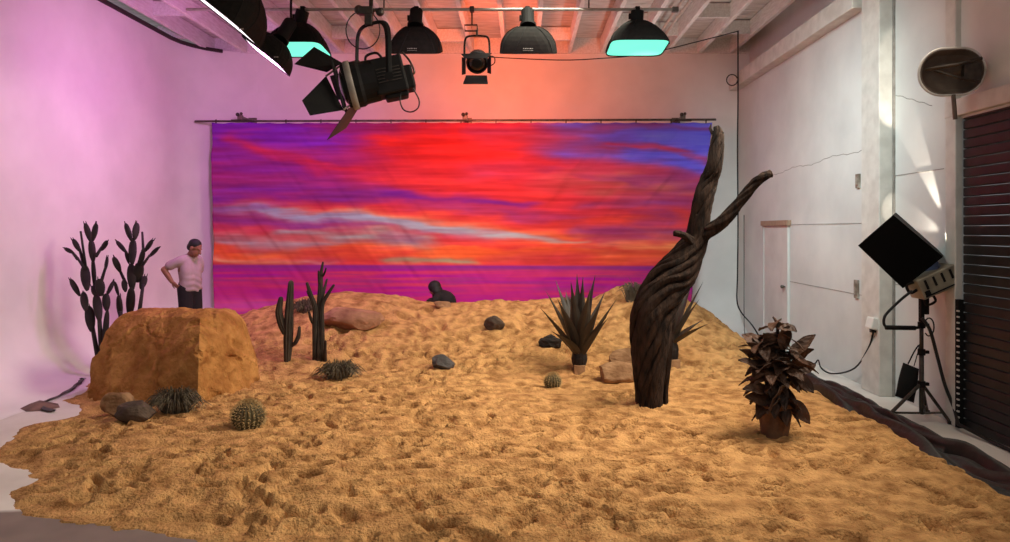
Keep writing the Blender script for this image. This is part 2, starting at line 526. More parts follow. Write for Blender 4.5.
band([(560, 182), (640, 186), (712, 188)], [5, 8, 6], (204, 92, 82), 0.7, 40)
band([(430, 205), (500, 208), (600, 216)], [5, 6, 4], (162, 52, 104), 0.8, 30)
band([(600, 200), (660, 198), (712, 200)], [5, 7, 5], (168, 62, 108), 0.8, 30)
band([(420, 216), (560, 222), (700, 214)], [9, 7, 7], (238, 66, 50), 0.8, 40)
# pale cloud streaks and orange glow
band([(205, 205), (300, 212), (400, 217), (520, 226), (620, 236)], [6, 6, 6, 6, 3], (244, 104, 56), 0.95, 20)
band([(205, 218), (300, 224), (390, 230)], [8, 9, 3], (138, 54, 112), 0.85, 25)
band([(205, 206), (260, 210), (320, 216), (400, 223), (480, 229), (560, 238), (600, 242)], [4, 4.5, 5, 6.5, 6.5, 5, 1.5], (170, 160, 158), 1.0, 12)
band([(200, 250), (330, 248), (480, 252), (720, 248)], [12, 12, 12, 14], (244, 92, 42), 0.9, 20)
band([(210, 238), (300, 235), (440, 240)], [5, 6, 5], (232, 66, 48), 0.7, 20)
band([(208, 236), (240, 239), (300, 242), (340, 243)], [4, 7, 6, 3], (172, 150, 138), 0.8, 15)
band([(285, 232), (360, 236), (430, 241)], [3, 6, 7], (176, 150, 130), 0.85, 15)
band([(600, 228), (650, 233), (700, 236)], [4, 7, 6], (150, 66, 112), 0.8, 25)
band([(590, 250), (650, 246), (715, 250)], [3, 4, 5], (250, 138, 84), 0.7, 25)
band([(440, 242), (540, 248), (640, 250)], [3, 4, 3], (226, 58, 46), 0.7, 25)
band([(205, 258), (260, 259), (330, 260)], [3, 4, 2], (240, 148, 96), 0.8, 20)
band([(390, 262), (430, 261.5), (475, 262)], [3, 4, 3], (172, 145, 100), 0.85, 15)
# dusky mottling across the sky
du = np.clip(fbm(QX * 0.013 + 3, PYY * 0.055, 4, 2) * 1.5 - 0.12, 0, 0.65)[..., None] * (1 - 0.6 * np.exp(-((QX - 440) / 70) ** 2 - ((QY - 160) / 45) ** 2))[..., None]
du = du * (1 - sstep(530, 590, PX) * (1 - sstep(158, 178, PYY)))[..., None] * (1 - 0.85 * np.exp(-((PYY - 252) / 13) ** 2))[..., None]
paint[:] = paint * (1 - du) + np.array([152, 50, 106.]) * du
# streaky grain
gr = fbm(PX * 0.018, PYY * 0.30, 4, 5)[..., None]
paint *= 1 + 0.30 * gr * np.array([0.5, 1.0, 0.9])
# sea
HZ = 264.5 + (PX - 211) / 501 * 1.6
sea = sstep(-0.8, 0.8, PYY - HZ)[..., None]
sc_ = np.zeros_like(paint) + np.array([198, 42, 106.])
st = fbm(PX * 0.012, PYY * 0.33, 4, 4)
st2 = fbm(PX * 0.02 + 9, PYY * 0.5, 3, 2)
sc_ += np.clip(st, -0.5, 0.5)[..., None] * np.array([40, 30, -40.])
pk = np.clip(-st2 * 2.0 - 0.15, 0, 0.6)[..., None]
sc_ = sc_ * (1 - pk) + np.array([158, 50, 112.]) * pk
top = np.exp(-((PYY - HZ - 2) / 2.5) ** 2)[..., None] * 0.8
sc_ = sc_ * (1 - top) + np.array([140, 46, 116.]) * top
ll = (np.exp(-((PYY - 306) / 8) ** 2) * (1 - sstep(260, 360, PX)))[..., None] * 0.6
sc_ = sc_ * (1 - ll) + np.array([232, 96, 150.]) * ll
paint = paint * (1 - sea) + sc_ * sea
paint = np.clip(paint, 8, 252) / 255.0
paint = np.clip(paint, 0, 1)
plin = np.where(paint <= 0.04045, paint / 12.92, ((paint + 0.055) / 1.055) ** 2.4)
plin = np.minimum(plin * np.array([0.90, 1.32, 1.5]), 0.9)
WX = (PX - CX) * BY / F; WZ = EYE - (PYY - CY) * BY / F
s1 = (PX + 0.62 * PYY) * 0.06; s2 = (PX - 0.9 * PYY)
wr = 0.055 * fbm((PX - 0.75 * PYY) * 0.045, (PX + PYY) * 0.006, 3, 0) * (1 - sstep(330, 520, PX) * 0.55) \
    + 0.045 * fbm((PX + 0.9 * PYY) * 0.05, (PX - PYY) * 0.008, 3, 2) * (0.3 + 0.7 * sstep(480, 640, PX)) \
    + 0.012 * fbm(PX * 0.12, PYY * 0.02, 2, 3) * np.exp(-V * 6) + 0.05 * fbm(PX * 0.01, PYY * 0.006, 2, 4)
WY = BY + wr
sag = 0.012 * np.abs(np.sin(U * PI * 26)) * np.exp(-V * 40)
edge = 0.02 * fbm(PYY * 0.05, PX * 0 + 3, 2, 1)
WX = WX + edge * ((1 - U) ** 8 + U ** 8)
root = thing('backdrop', 'large printed fabric backdrop of a red and purple sunset over sea', 'backdrop', (-1.1, BY, 0.27))
vs = np.stack([WX + 1.1, WY - BY, WZ - sag - 0.27], -1).reshape(-1, 3)
me = bpy.data.meshes.new('cloth')
nr, nc = U.shape
ii = (np.arange(nr - 1)[:, None] * nc + np.arange(nc - 1)[None]).ravel()
me.from_pydata(vs.tolist(), [], np.stack([ii, ii + 1, ii + 1 + nc, ii + nc], 1).tolist())
me.polygons.foreach_set('use_smooth', [True] * len(me.polygons))
ca = me.color_attributes.new('print', 'FLOAT_COLOR', 'POINT')
ca.data.foreach_set('color', np.concatenate([plin.reshape(-1, 3), np.ones((nr * nc, 1))], 1).astype(np.float32).ravel())
m = bpy.data.materials.new('sunset_print_fabric'); m.use_nodes = True
p = m.node_tree.nodes['Principled BSDF']; p.inputs['Roughness'].default_value = 0.9; p.inputs['Specular IOR Level'].default_value = 0.1
an = m.node_tree.nodes.new('ShaderNodeAttribute'); an.attribute_name = 'print'
m.node_tree.links.new(an.outputs['Color'], p.inputs['Base Color'])
me.materials.append(m)
o = bpy.data.objects.new('cloth', me); COL.objects.link(o); o.parent = root; ORG[o.name] = ORG[root.name]
sol = o.modifiers.new('thickness', 'SOLIDIFY'); sol.thickness = 0.004
g = G()
for px in np.linspace(216, 706, 15):
    a = at(px, 122.5, BY - 0.01); g.box(a + Vector((0, 0, 0.02)), (0.018, 0.02, 0.07))
g.build('tie', M_dmetal, root)

pl = thing('backdrop_pole', 'long thin pole across the back wall carrying the sunset backdrop', 'pole', at(455, 120.5, BY))
g = G(); g.tube([at(195, 121.3, BY), at(716, 119.6, BY)], 0.020, 8); g.build('pole', M_gmetal, pl, smooth=True)
for i, (px, l) in enumerate(((240, 'left end'), (465, 'middle'), (683, 'right end'))):
    a = at(px, 117, BY)
    t = thing('wall_clamp', 'small grey clamp gripping the backdrop pole near its ' + l if i != 1 else 'small grey clamp gripping the middle of the backdrop pole', 'clamp', a, 'clamps along the backdrop pole')
    g = G(); g.box(a + Vector((0, 0.02, -0.015)), (0.09, 0.07, 0.10)); g.box(a + Vector((0, 0.32, 0.0)), (0.05, 0.58, 0.05)); g.box(a + Vector((0, 0.585, 0)), (0.16, 0.015, 0.16)); g.build('bracket', M_gmetal, t, bevel=0.006)
    g = G(); g.box(a + Vector((0, -0.005, -0.062)), (0.30, 0.065, 0.028)); g.build('jaw', M_dmetal, t, bevel=0.005)
    g = G(); g.ell(a + Vector((-0.03, -0.03, 0.04)), 0.035); g.ell(a + Vector((0.03, -0.02, 0.055)), 0.028); g.build('knob', M_dmetal, t, smooth=True)

# ------------------------------------------------------------------ softboxes and the lighting pipe
PY_ = 9.5
pz = EYE + (CY - 9.5) * PY_ / F
pp = thing('lighting_pipe', 'long horizontal pipe under the ceiling joists that carries the softboxes', 'pipe', (0, PY_, pz))
g = G(); g.tube([(-4.6, PY_, pz), (2.05, PY_, pz)], 0.022, 8); g.build('pipe', mat('pale_steel_pipe', (190, 180, 170), 0.4, (170, 160, 150), 10), pp, smooth=True)
g = G(); g.box((2.08, PY_, pz), (0.09, 0.07, 0.07)); g.build('end_cap', M_gmetal, pp, bevel=0.01)
for x in (-4.2, -1.9, 0.9):
    g = G(); g.tube([(x, PY_, pz), (x, PY_, ZC + 0.05)], 0.012, 6); g.box((x, PY_, ZC + 0.0), (0.08, 0.08, 0.02)); g.build('hanger', M_gmetal, pp)


def softbox(c, axis, w, h, depth, label, front=None, cone=False, hang=True, spin_up=(0, 1, 0), group='softboxes hung under the ceiling', neck=None):
    c = Vector(c); R = frame(axis, spin_up)
    t = thing('softbox', label, 'softbox', c, group)
    rings = []; nside = 24

    def ring(k, s):
        out = []
        for j in range(nside):
            a = 2 * PI * (j + 0.5) / nside
            ca, sa = math.cos(a), math.sin(a)
            e = 0.30 + 0.5 * k
            x = math.copysign(abs(ca) ** e, ca); y = math.copysign(abs(sa) ** e, sa)
            out.append(c + R @ Vector((x * w / 2 * s, y * h / 2 * s, -depth * k)))
        return out
    ks = [0, 0.08, 0.2, 0.35, 0.5, 0.65, 0.8, 0.92, 1.0]
    ss = [1, 1.0, 0.99, 0.965, 0.915, 0.83, 0.70, 0.54, 0.36]
    if cone: ss = [1, 0.995, 0.965, 0.91, 0.83, 0.72, 0.57, 0.42, 0.28]
    for k, s_ in zip(ks, ss): rings.append(ring(k, s_))
    inner = [[c + (p - c) * 0.97 for p in rings[0]], [c + (p - c) * 0.97 + R @ Vector((0, 0, -depth * 0.06)) for p in rings[0]]]
    g = G(); g.loft([inner[1], inner[0]] + rings, False, True); g.build('shell', M_black, t)
    g = G(); rr = [[c + (p - c) * q + R @ Vector((0, 0, -0.012 - 0.02 * (1 - q))) for p in inner[0]] for q in (1.0, 0.66, 0.33, 0.04)]
    g.loft(rr, False, True); g.build('diffuser', front or M_diff, t, smooth=True)
    g = G()
    for j in range(0, nside, 3):
        g.tube([r[j] + (r[j] - c).normalized() * 0.004 for r in rings], 0.006, 5)
    g.build('rib', M_bmetal, t)
    bk = c - (R @ Vector((0, 0, depth)))
    top = neck if neck is not None else bk - R @ Vector((0, 0, 0.24))
    top = Vector(top)
    g = G(); g.tube([bk, bk + (top - bk) * 0.12], 0.11, 16); g.build('speed_ring', M_bmetal, t)
    g = G(); g.tube([bk, bk + (top - bk) * 0.2, bk + (top - bk) * 0.95], [0.095, 0.088, 0.088], 16); g.box(bk + (top - bk) * 0.5 + Vector((-0.09, 0, 0)), (0.05, 0.05, 0.07)); g.build('flash_head', M_bmetal, t, bevel=0.004)
    g = G(); g.box(top, (0.06, 0.06, 0.09)); g.tube([top + Vector((-0.06, 0, 0.02)), top + Vector((0.06, 0, 0.02))], 0.012, 6)
    if not hang: g.tube([top, Vector((top.x, top.y, ZC + 0.1))], 0.016, 8)
    if hang: g.box(Vector((top.x, top.y, max(pz, top.z))), (0.05, 0.07, 0.07))
    g.build('clamp', M_bmetal, t)
    # lettering printed on the near side of the shell: two short rows of marks
    return t, R, c


def mark(t, c, wd, rows):
    for (z, hh, n) in rows:
        g = G()
        for k in range(n):
            x = -wd / 2 + wd * (k + 0.5) / n
            g.box(c + Vector((x, 0, z)), (wd / n * (0.66 if k % 3 else 0.5), 0.004, hh * (0.7 if k % 2 else 0.9)))
        g.build('printed_lettering', M_mark, t)


def sb(px, py, Y=PY_): return at(px, py, Y)


# D, E: tilted to face the back wall; C, F: facing straight down
tD = softbox(sb(416.5, 52.5), (0, 0.30, -0.95), 0.68, 0.68, 0.34, 'black softbox facing the back wall, right above the big black barndoor spotlight', neck=sb(416.5, 10))
mark(tD[0], sb(412, 48.5, 9.14), 0.13, [(0, 0.012, 6), (-0.026, 0.005, 8)])
tE = softbox(sb(528, 52.5), (0, 0.30, -0.95), 0.76, 0.70, 0.34, 'black softbox facing the back wall, just right of the small spotlight', neck=sb(527.5, 10))
mark(tE[0], sb(528, 48.5, 9.13), 0.14, [(0, 0.012, 6), (-0.026, 0.005, 8)])
M_cy2 = M_cyan
tF = softbox(sb(637, 48.5), (0, -0.055, -1), 0.80, 0.74, 0.36, 'black softbox glowing turquoise, hung alone at the right near the ceiling corner', M_cyan, True, neck=sb(637.5, 10))
mark(tF[0], sb(638, 36.5, 9.17), 0.14, [(0, 0.012, 5), (-0.026, 0.005, 6)])
tC = softbox(sb(299, 50), (0, -0.055, -1), 0.76, 0.70, 0.36, 'black softbox glowing turquoise, hung at the left behind the barndoor leaves', M_cyan, True, neck=sb(303, 10))
mark(tC[0], sb(297, 38.5, 9.2), 0.13, [(0, 0.012, 6), (-0.026, 0.005, 7)])
# A, B: tilted to wash the left wall, seen almost edge-on
tB = softbox(at(266, 57, 8.9), (-0.60, -0.10, -0.78), 0.60, 0.60, 0.27, 'black softbox tilted to the left wall, the lower of two with white edges', M_whl, hang=False, neck=at(291, 22, 9.15))
mark(tB[0], at(276, 57, 8.6), 0.06, [(0, 0.016, 3)])
tA = softbox(at(214, 10, 8.0), (-0.62, -0.075, -0.78), 1.10, 0.90, 0.48, 'big black softbox tilted to the left wall, cut off by the top of the picture', M_whl, hang=False, neck=at(256, -38, 8.0))
mark(tA[0], at(241, 29, 7.5), 0.06, [(0, 0.016, 3)])

# ------------------------------------------------------------------ big fresnel spotlight with barndoors
FY = 6.5
M_leaf = mat('matte_black_barndoor', (16, 13, 11), 0.7, (11, 9, 8), 4, spec=0.15)
M_leafw = mat('dark_brown_barndoor', (58, 36, 28), 0.55, (40, 25, 20), 4)  # lighter brown than the other leaves, for the bottom leaf
fr = thing('spotlight', 'big black fresnel spotlight with open barndoor leaves hanging nearest the camera', 'spotlight', at(368, 78, FY), 'fresnel spotlights under the ceiling')
ax = (at(343, 88.5, FY) - at(408, 72, FY)); ax.y = -0.10; ax.normalize()
Rf = frame(ax, (0, 0, 1)); cf = at(345, 87, FY)


def fl(x, y, z): return cf + Rf @ Vector((x, y, z))


def circ(r, z, n=24, sq=1.0): return [fl(r * math.cos(2 * PI * j / n), r * math.sin(2 * PI * j / n) * sq, z) for j in range(n)]


g = G(); g.loft([circ(0.205, 0.0), circ(0.215, -0.02), circ(0.215, -0.14), circ(0.20, -0.17), circ(0.195, -0.30)], True, True)
g.build('lens_barrel', M_bmetal, fr)
g = G(); g.loft([circ(0.222, -0.03), circ(0.230, -0.04), circ(0.230, -0.085), circ(0.222, -0.09)], False, False); g.build('pale_ring', mat('brushed_pale_ring', (150, 140, 128), 0.5, (120, 110, 100), 6), fr, smooth=True)
g = G(); g.loft([circ(0.17, 0.006), circ(0.12, 0.03), circ(0.05, 0.045)], True, True); g.build('lens', mat('dark_fresnel_glass', (40, 38, 38), 0.1, (30, 28, 28), 5), fr, smooth=True)
g = G(); g.box(fl(0, 0, -0.42), (0.30, 0.34, 0.30), Rf); g.box(fl(0, -0.05, -0.56), (0.26, 0.22, 0.16), Rf)
g.box(fl(0, 0.13, -0.40), (0.16, 0.08, 0.22), Rf); g.box(fl(-0.02, -0.185, -0.45), (0.22, 0.05, 0.22), Rf)
g.build('housing', M_bmetal, fr, bevel=0.02)
g = G()
for sx_ in (1, -1):
    g = G()
    for k in range(5): g.box(fl(0.155 * sx_, 0.06 - 0.03 * k, -0.42), (0.012, 0.008, 0.22), Rf)
    g.build('cooling_fins', M_dmetal, fr)
g = G(); g.tube(smooth_path([fl(0, 0.17, -0.24), fl(0, 0.24, -0.26), fl(0, 0.25, -0.36), fl(0, 0.18, -0.40)]), 0.012, 6); g.build('carry_handle', M_bmetal, fr)
# yoke
yp = [(357, 66), (357, 50), (358, 36), (362, 28), (370, 24), (381, 22), (386, 26), (388, 36), (388.5, 55), (389, 80)]
yy = np.interp(range(len(yp)), [0, 4, 5, 9], [FY - 0.27, FY - 0.05, FY + 0.05, FY - 0.27])
g = G(); g.tube(smooth_path([at(a, b, y) for (a, b), y in zip(yp, [FY + 0.2, FY + .2, FY + .2, FY + .1, FY, FY, FY - .1, FY - .2, FY - .24, FY - .24])], 4), 0.031, 4, flat=0.6)
g.build('yoke', M_bmetal, fr, bevel=0.004)
for (px, py, y) in ((389, 76, FY - 0.27), (357, 64, FY + 0.23)):
    g = G(); g.tube([at(px, py, y - 0.03), at(px, py, y + 0.05)], 0.04, 12); g.build('tilt_knob', M_bmetal, fr)
# barndoor frame and leaves
g = G(); hw = 0.215
for a, b in (((-hw, hw), (hw, hw)), ((hw, hw), (hw, -hw)), ((hw, -hw), (-hw, -hw)), ((-hw, -hw), (-hw, hw))):
    g.tube([fl(a[0], a[1], 0.05), fl(b[0], b[1], 0.05)], 0.012, 6)
g.build('barndoor_frame', M_bmetal, fr)
leafs = [[(314, 47, 6.60), (342, 63, 6.58), (327, 72, 6.36), (294.5, 64, 6.30)],
         [(326, 76, 6.32), (343.5, 110, 6.32), (310, 115.5, 6.15), (302, 100.5, 6.12)],
         [(349, 108, 6.38), (359, 107, 6.58), (346, 128, 6.60), (327, 140, 6.34)],
         [(352, 70, 6.70), (357, 96, 6.70), (338, 100, 6.92), (330, 76, 6.92)]]
for i, lf in enumerate(leafs):
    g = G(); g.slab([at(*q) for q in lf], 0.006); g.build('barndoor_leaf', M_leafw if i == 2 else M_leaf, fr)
g = G()
for a, b in (((326, 76, 6.32), (340, 66, 6.4)), ((343, 110, 6.32), (349, 106, 6.4))):
    g = G(); g.tube([at(*a), at(*b)], 0.010, 6); g.build('hinge', M_gmetal, fr)
# hanging clamp, drop rod, safety cable and tail
g = G(); c0 = at(371, 17, FY)
g.box(c0 + Vector((-0.02, 0, 0)), (0.07, 0.07, 0.16)); g.box(at(366, 11, FY), (0.14, 0.08, 0.07)); g.ell(at(359, 10, FY), 0.045); g.ell(at(380, 12, FY), 0.04); g.tube([at(359, 13, FY), at(383, 9, FY)], 0.016, 6)
g.build('pipe_clamp', M_dmetal, fr, bevel=0.006)
g = G(); g.tube([at(371, 12, FY), Vector((at(371, 12, FY).x, FY, ZC + 0.05))], 0.02, 8); g.build('drop_rod', M_dmetal, fr, smooth=True)
g = G(); sp = [at(363 + 17 * math.cos(a), 30 + 19 * math.sin(a), FY + 0.1) for a in np.linspace(-1.2, 4.6, 26)]; g.tube(sp, 0.006, 5); g.build('safety_cable', M_rubber, fr, smooth=True)
g = G(); g.tube(smooth_path([at(404, 86, FY), at(400, 98, FY), at(403, 109, FY), at(411, 112, FY), at(418, 108, FY), at(419, 100, FY), at(414, 90, FY), at(411, 82, FY)], 5), 0.007, 5)
g.build('power_cable', M_rubber, fr, smooth=True)
g = G(); g.tube(smooth_path([at(402, 52, FY), at(409, 60, FY), at(414, 70, FY), at(413, 74, FY), at(407, 74, FY)], 4), 0.011, 6); g.build('rear_handle', M_dmetal, fr, smooth=True)

# ------------------------------------------------------------------ small fresnel
SY = 9.5
sf = thing('spotlight', 'small black spotlight in a U yoke, hanging between two black softboxes', 'spotlight', at(477, 60, SY), 'fresnel spotlights under the ceiling')
sd = Vector((0.02, -0.93, -0.36)).normalized(); Rs = frame(sd, (0, 0, 1)); cs = at(477, 63, SY - 0.12)


def sl(x, y, z): return cs + Rs @ Vector((x, y, z))


def sci(r, z, n=20): return [sl(r * math.cos(2 * PI * j / n), r * math.sin(2 * PI * j / n), z) for j in range(n)]


g = G(); g.loft([sci(0.135, 0), sci(0.15, -0.02), sci(0.15, -0.12), sci(0.145, -0.30), sci(0.10, -0.36)], False, True); g.loft([sci(0.135, 0), sci(0.12, -0.03)], False, False); g.build('housing', M_bmetal, sf, smooth=False)
g = G(); g.loft([sci(0.125, -0.02), sci(0.09, 0.0), sci(0.03, 0.012)], True, True); g.build('lens', mat('amber_dark_lens', (70, 42, 30), 0.15, (45, 28, 22), 6), sf, smooth=True)
g = G(); g.loft([sci(0.07, 0.006), sci(0.06, 0.02), sci(0.02, 0.024)], True, True); g.build('bulb_holder', M_bmetal, sf)
g = G(); g.tube(smooth_path([at(464.5, 60, SY - .1), at(464.5, 46, SY), at(466, 38, SY), at(471, 36, SY), at(483, 36, SY), at(488, 38, SY), at(489.5, 46, SY), at(489.5, 60, SY - .1)], 4), 0.014, 6); g.build('yoke', M_bmetal, sf)
g = G(); g.tube([at(477, 36, SY), at(477, 30, SY)], 0.016, 6); g.tube([at(477, 31, SY), at(465, 31, SY), at(464.5, 25, SY), at(477, 25, SY), at(477.5, 31, SY)], 0.012, 6); g.tube([at(472, 25, SY), at(472, 9.5, SY)], 0.012, 6); g.box(at(472, 9.5, SY), (0.06, 0.07, 0.07)); g.build('hanger_bracket', M_dmetal, sf)
for lf in ([(461, 54, 9.2), (492, 53, 9.2), (487, 58, 9.02), (465, 58.5, 9.02)], [(462, 57, 9.1), (465.5, 59, 9.25), (465.5, 74, 9.25), (462, 75, 9.05)],
           [(491, 57, 9.1), (487.5, 59, 9.25), (487.5, 73, 9.25), (491, 74, 9.05)], [(466, 75.5, 9.25), (487, 75.5, 9.25), (488, 84, 9.05), (463, 84, 9.05)]):
    g = G(); g.slab([at(*q) for q in lf], 0.006); g.build('barndoor_leaf', M_leaf, sf)
g = G(); g.tube(smooth_path([at(487, 56, 9.4), at(494, 57, 9.4), at(494.5, 63, 9.4), at(490, 66, 9.4)], 4), 0.008, 5); g.build('tilt_handle', M_bmetal, sf)

# ------------------------------------------------------------------ ceiling conduits and hanging cables
M_cond = mat('painted_steel_conduit', (196, 186, 174), 0.5, (180, 170, 158), 10)
for i, x in enumerate((2.40, 2.30)):
    g = G(); g.tube([(x, 8.0, ZC - 0.02), (x, 12.9, ZC - 0.02)], 0.02, 8); g.tube([(x, 12.9, ZC - 0.02), (x, 12.95, ZC + 0.1)], 0.02, 8)
    for y in (9.0, 10.5, 12.0): g.box((x, y, ZC - 0.008), (0.07, 0.03, 0.028))
    tag(g.build('ceiling_conduit', M_cond, smooth=True), 'white conduit along the ceiling joists, the one %s the right wall' % ('nearer' if i == 0 else 'farther from'), 'conduit', 'conduits on the ceiling')
cw = []
g = G(); g.tube(smooth_path([at(738, 31, 11.4), at(738, 55, 12.0), at(738, 100, 12.7), at(737.5, 150, 12.75), at(738, 220, 12.75), at(737.5, 275, 12.7), at(737, 300, 12.6), at(741, 312, 12.3), at(752, 325, 11.8), at(760, 338, 11.3)], 5), 0.013, 6)
g.tube([at(732 + 5.5 * math.cos(a), 80 + 5.5 * math.sin(a), 12.2) for a in np.linspace(0, 6.0, 16)], 0.010, 5)
g.tube(smooth_path([at(738, 31, 11.4), at(733, 32.5, 11.4), at(700, 41, 11.6), at(668, 49, 11.5), at(640, 55, 11.4), at(600, 58.5, 11.2), at(556, 60, 11.2), at(470, 56, 11.2)], 4), 0.009, 5)
tag(g.build('power_cable', M_rubber, smooth=True), 'black cable running down the far right corner from the ceiling with a small loop', 'cable')
g = G(); g.tube(smooth_path([at(744, 215, 12.5), at(744, 280, 12.4), at(744, 310, 12.2), at(745, 335, 12.0), at(752, 338, 11.7)], 4), 0.007, 5)
tag(g.build('thin_cable', M_rubber, smooth=True), 'thin dark cable hanging down the right wall beside the corner', 'cable')

# ------------------------------------------------------------------ rocks
def rock_mesh(c, r, seed, facets=9, rough=0.10, sub=4, flat=(1, 1, 1), rot=0.0, fine=0.03):
    rnd = random.Random(seed)
    bm = bmesh.new(); bmesh.ops.create_icosphere(bm, subdivisions=sub, radius=1.0)
    pl = []
    for k in range(facets):
        n = Vector((rnd.gauss(0, 1), rnd.gauss(0, 1), rnd.gauss(0, 1))).normalized()
        pl.append((n, rnd.uniform(0.62, 0.9)))
    off = Vector((seed * 3.1, seed * 1.7, 0))
    g = G(); vs = []
    Rz = Matrix.Rotation(rot, 3, 'Z')
    for v in bm.verts:
        q = v.co.copy()
        for n, d in pl:
            e = q.dot(n) - d
            if e > 0: q -= n * e * 0.92
        q += q.normalized() * (rough * mnoise.fractal(q * 2.0 + off, 1.0, 2.0, 4) + fine * mnoise.fractal(q * 7 + off, 1.0, 2.0, 3))
        q = Vector((q.x * r[0], q.y * r[1], q.z * r[2]))
        vs.append(Vector(c) + Rz @ q)
    fs = [tuple(v.index for v in f.verts) for f in bm.faces]
    bm.free()
    return G().add(vs, fs)


M_bould = mat('ochre_carved_boulder', (190, 136, 78), 0.95, (150, 98, 52), 5, 10, bump=1.0, bscale=11, bdist=0.06, spec=0.1)
M_rtan = mat('tan_sandstone', (168, 130, 96), 0.95, (128, 94, 66), 6, 6, bump=0.7, bscale=25, bdist=0.02, spec=0.15)
M_rdark = mat('dark_grey_rock', (96, 80, 68), 0.9, (66, 54, 46), 6, 6, bump=0.7, bscale=25, bdist=0.02, spec=0.2)
M_rpink = mat('pinkish_flat_rock', (176, 130, 102), 0.95, (140, 98, 76), 4, 6, bump=0.7, bscale=14, bdist=0.02, spec=0.15)
M_rgrey = mat('slate_rock', (86, 80, 78), 0.85, (58, 53, 52), 7, 6, bump=0.6, bscale=25, bdist=0.02)

# the big boulder: hull of measured corners, subdivided and roughened
bot = [at(87, 399, 7.55), at(133, 404, 7.2), at(197, 406, 6.95), at(228, 398, 7.35), at(259, 380, 8.05), at(254, 372, 8.5)]
bot = [Vector((p.x, p.y, 0.0)) for p in bot] + [Vector((-4.3, 8.75, 0)), Vector((-5.05, 8.35, 0))]
mid = [at(92, 368, 7.7), at(98, 350, 7.8), at(199, 350, 7.06), at(255, 356, 8.05), at(248, 333, 8.1)]
topp = [at(112, 327, 7.9), at(125, 315.5, 7.95), at(143, 310, 8.05), at(200, 319, 7.42), at(205, 311, 7.75), at(235, 311, 8.1), at(243, 320, 8.1), at(190, 309, 8.3), at(160, 309, 8.4)]
bm = bmesh.new()
for p in bot + mid + topp: bm.verts.new(p)
bmesh.ops.convex_hull(bm, input=bm.verts)
bmesh.ops.delete(bm, geom=[v for v in bm.verts if not v.link_faces], context='VERTS')
bmesh.ops.triangulate(bm, faces=bm.faces)
for it in range(9):
    long = [e for e in bm.edges if e.calc_length() > 0.042]
    if not long: break
    bmesh.ops.subdivide_edges(bm, edges=long, cuts=1); bmesh.ops.triangulate(bm, faces=bm.faces)
bm.normal_update()
for v in bm.verts:
    q = v.co
    n1 = mnoise.fractal(q * 1.7, 1.0, 2.0, 5)
    d4 = mnoise.voronoi(Vector((q.x * 1.5 + q.z * 0.8, q.y * 1.5, q.z * 0.9)) + Vector((0.25, 0.25, 0.25)) * n1)[0]
    crack = max(0.0, 1 - (d4[1] - d4[0]) / 0.07) * (0.5 + mnoise.noise(q * 2.1 + Vector((7, 1, 3))))
    pit = max(0.0, mnoise.noise(q * 4.3 + Vector((2, 5, 9))) - 0.32)
    v.co = q + v.normal * (0.045 * n1 + 0.016 * mnoise.fractal(q * 7, 1.0, 2.0, 5) + 0.035 * (d4[0] - 0.35) - 0.045 * max(crack, 0) - 0.16 * pit)
g = G().add([v.co.copy() for v in bm.verts], [tuple(v.index for v in f.verts) for f in bm.faces]); bm.free()
tag(g.build('boulder', M_bould, smooth=False), 'huge flat-topped ochre boulder on the left of the sand', 'boulder')


def rock(px0, px1, pyt, pyb, name, m, label, cat, seed, dy=0.8, facets=9, rough=0.1, sink=0.12, group=None, rot=0.0, zoff=0.0):
    b = ground((px0 + px1) / 2, pyb)
    s = b.y / F
    w = (px1 - px0) * s / 2; h = (pyb - pyt) * s / 2
    c = Vector((b.x, b.y + w * dy * 0.7, b.z + h * (1 - sink) + zoff))
    g = rock_mesh(c, (w * 1.12, w * dy, h * 1.2), seed, facets, rough, rot=rot)
    return tag(g.build(name, m, smooth=False), label, cat, group)


rock(98, 128, 394, 416, 'rock', M_rtan, 'round tan rock in front of the big boulder, beside the dark rock', 'rock', 3)
rock(111, 149, 403, 423, 'rock', M_rdark, 'angular dark brown rock in front of the big boulder, beside the grass', 'rock', 5, facets=7, rough=0.05)
rock(322, 378, 307, 332, 'rock', M_rpink, 'wide flat pinkish rock on the dune behind the cacti', 'rock', 8, dy=0.6, facets=6, rough=0.06)
rock(430, 453, 356, 371, 'rock', M_rgrey, 'dark slate grey rock alone on the middle of the sand', 'rock', 12, facets=6, rough=0.06)
rock(485, 504, 317, 331, 'rock', M_rdark, 'round brown rock on the dune face in the middle', 'rock', 15)
rock(433, 450, 301, 309, 'rock', M_rtan, 'small tan rock on the dune crest before the crouching person', 'rock', 18)
rock(540, 560, 336, 348, 'driftwood_chunk', mat('charred_wood', (44, 34, 28), 0.9, (26, 20, 17), 9, bump=0.8, bscale=30), 'dark jagged chunk of wood on the sand left of the spiky agave', 'driftwood', 21, dy=0.5, facets=5, rough=0.25)
rock(598, 642, 362, 384, 'rock', M_rtan, 'low slab of sandstone half buried left of the dead tree', 'rock', 24, dy=0.7, facets=6, rough=0.04, sink=0.35)
rock(612, 650, 348, 366, 'rock', M_rtan, 'sloping sandstone piece leaning behind the low slab left of the tree', 'rock', 27, dy=0.6, facets=6, rough=0.05, sink=0.35)

# ------------------------------------------------------------------ grass tufts and bushes
M_grass = mat('grey_green_dry_grass', (112, 98, 74), 0.8, (50, 42, 33), 30, stretch=(1, 1, 1))


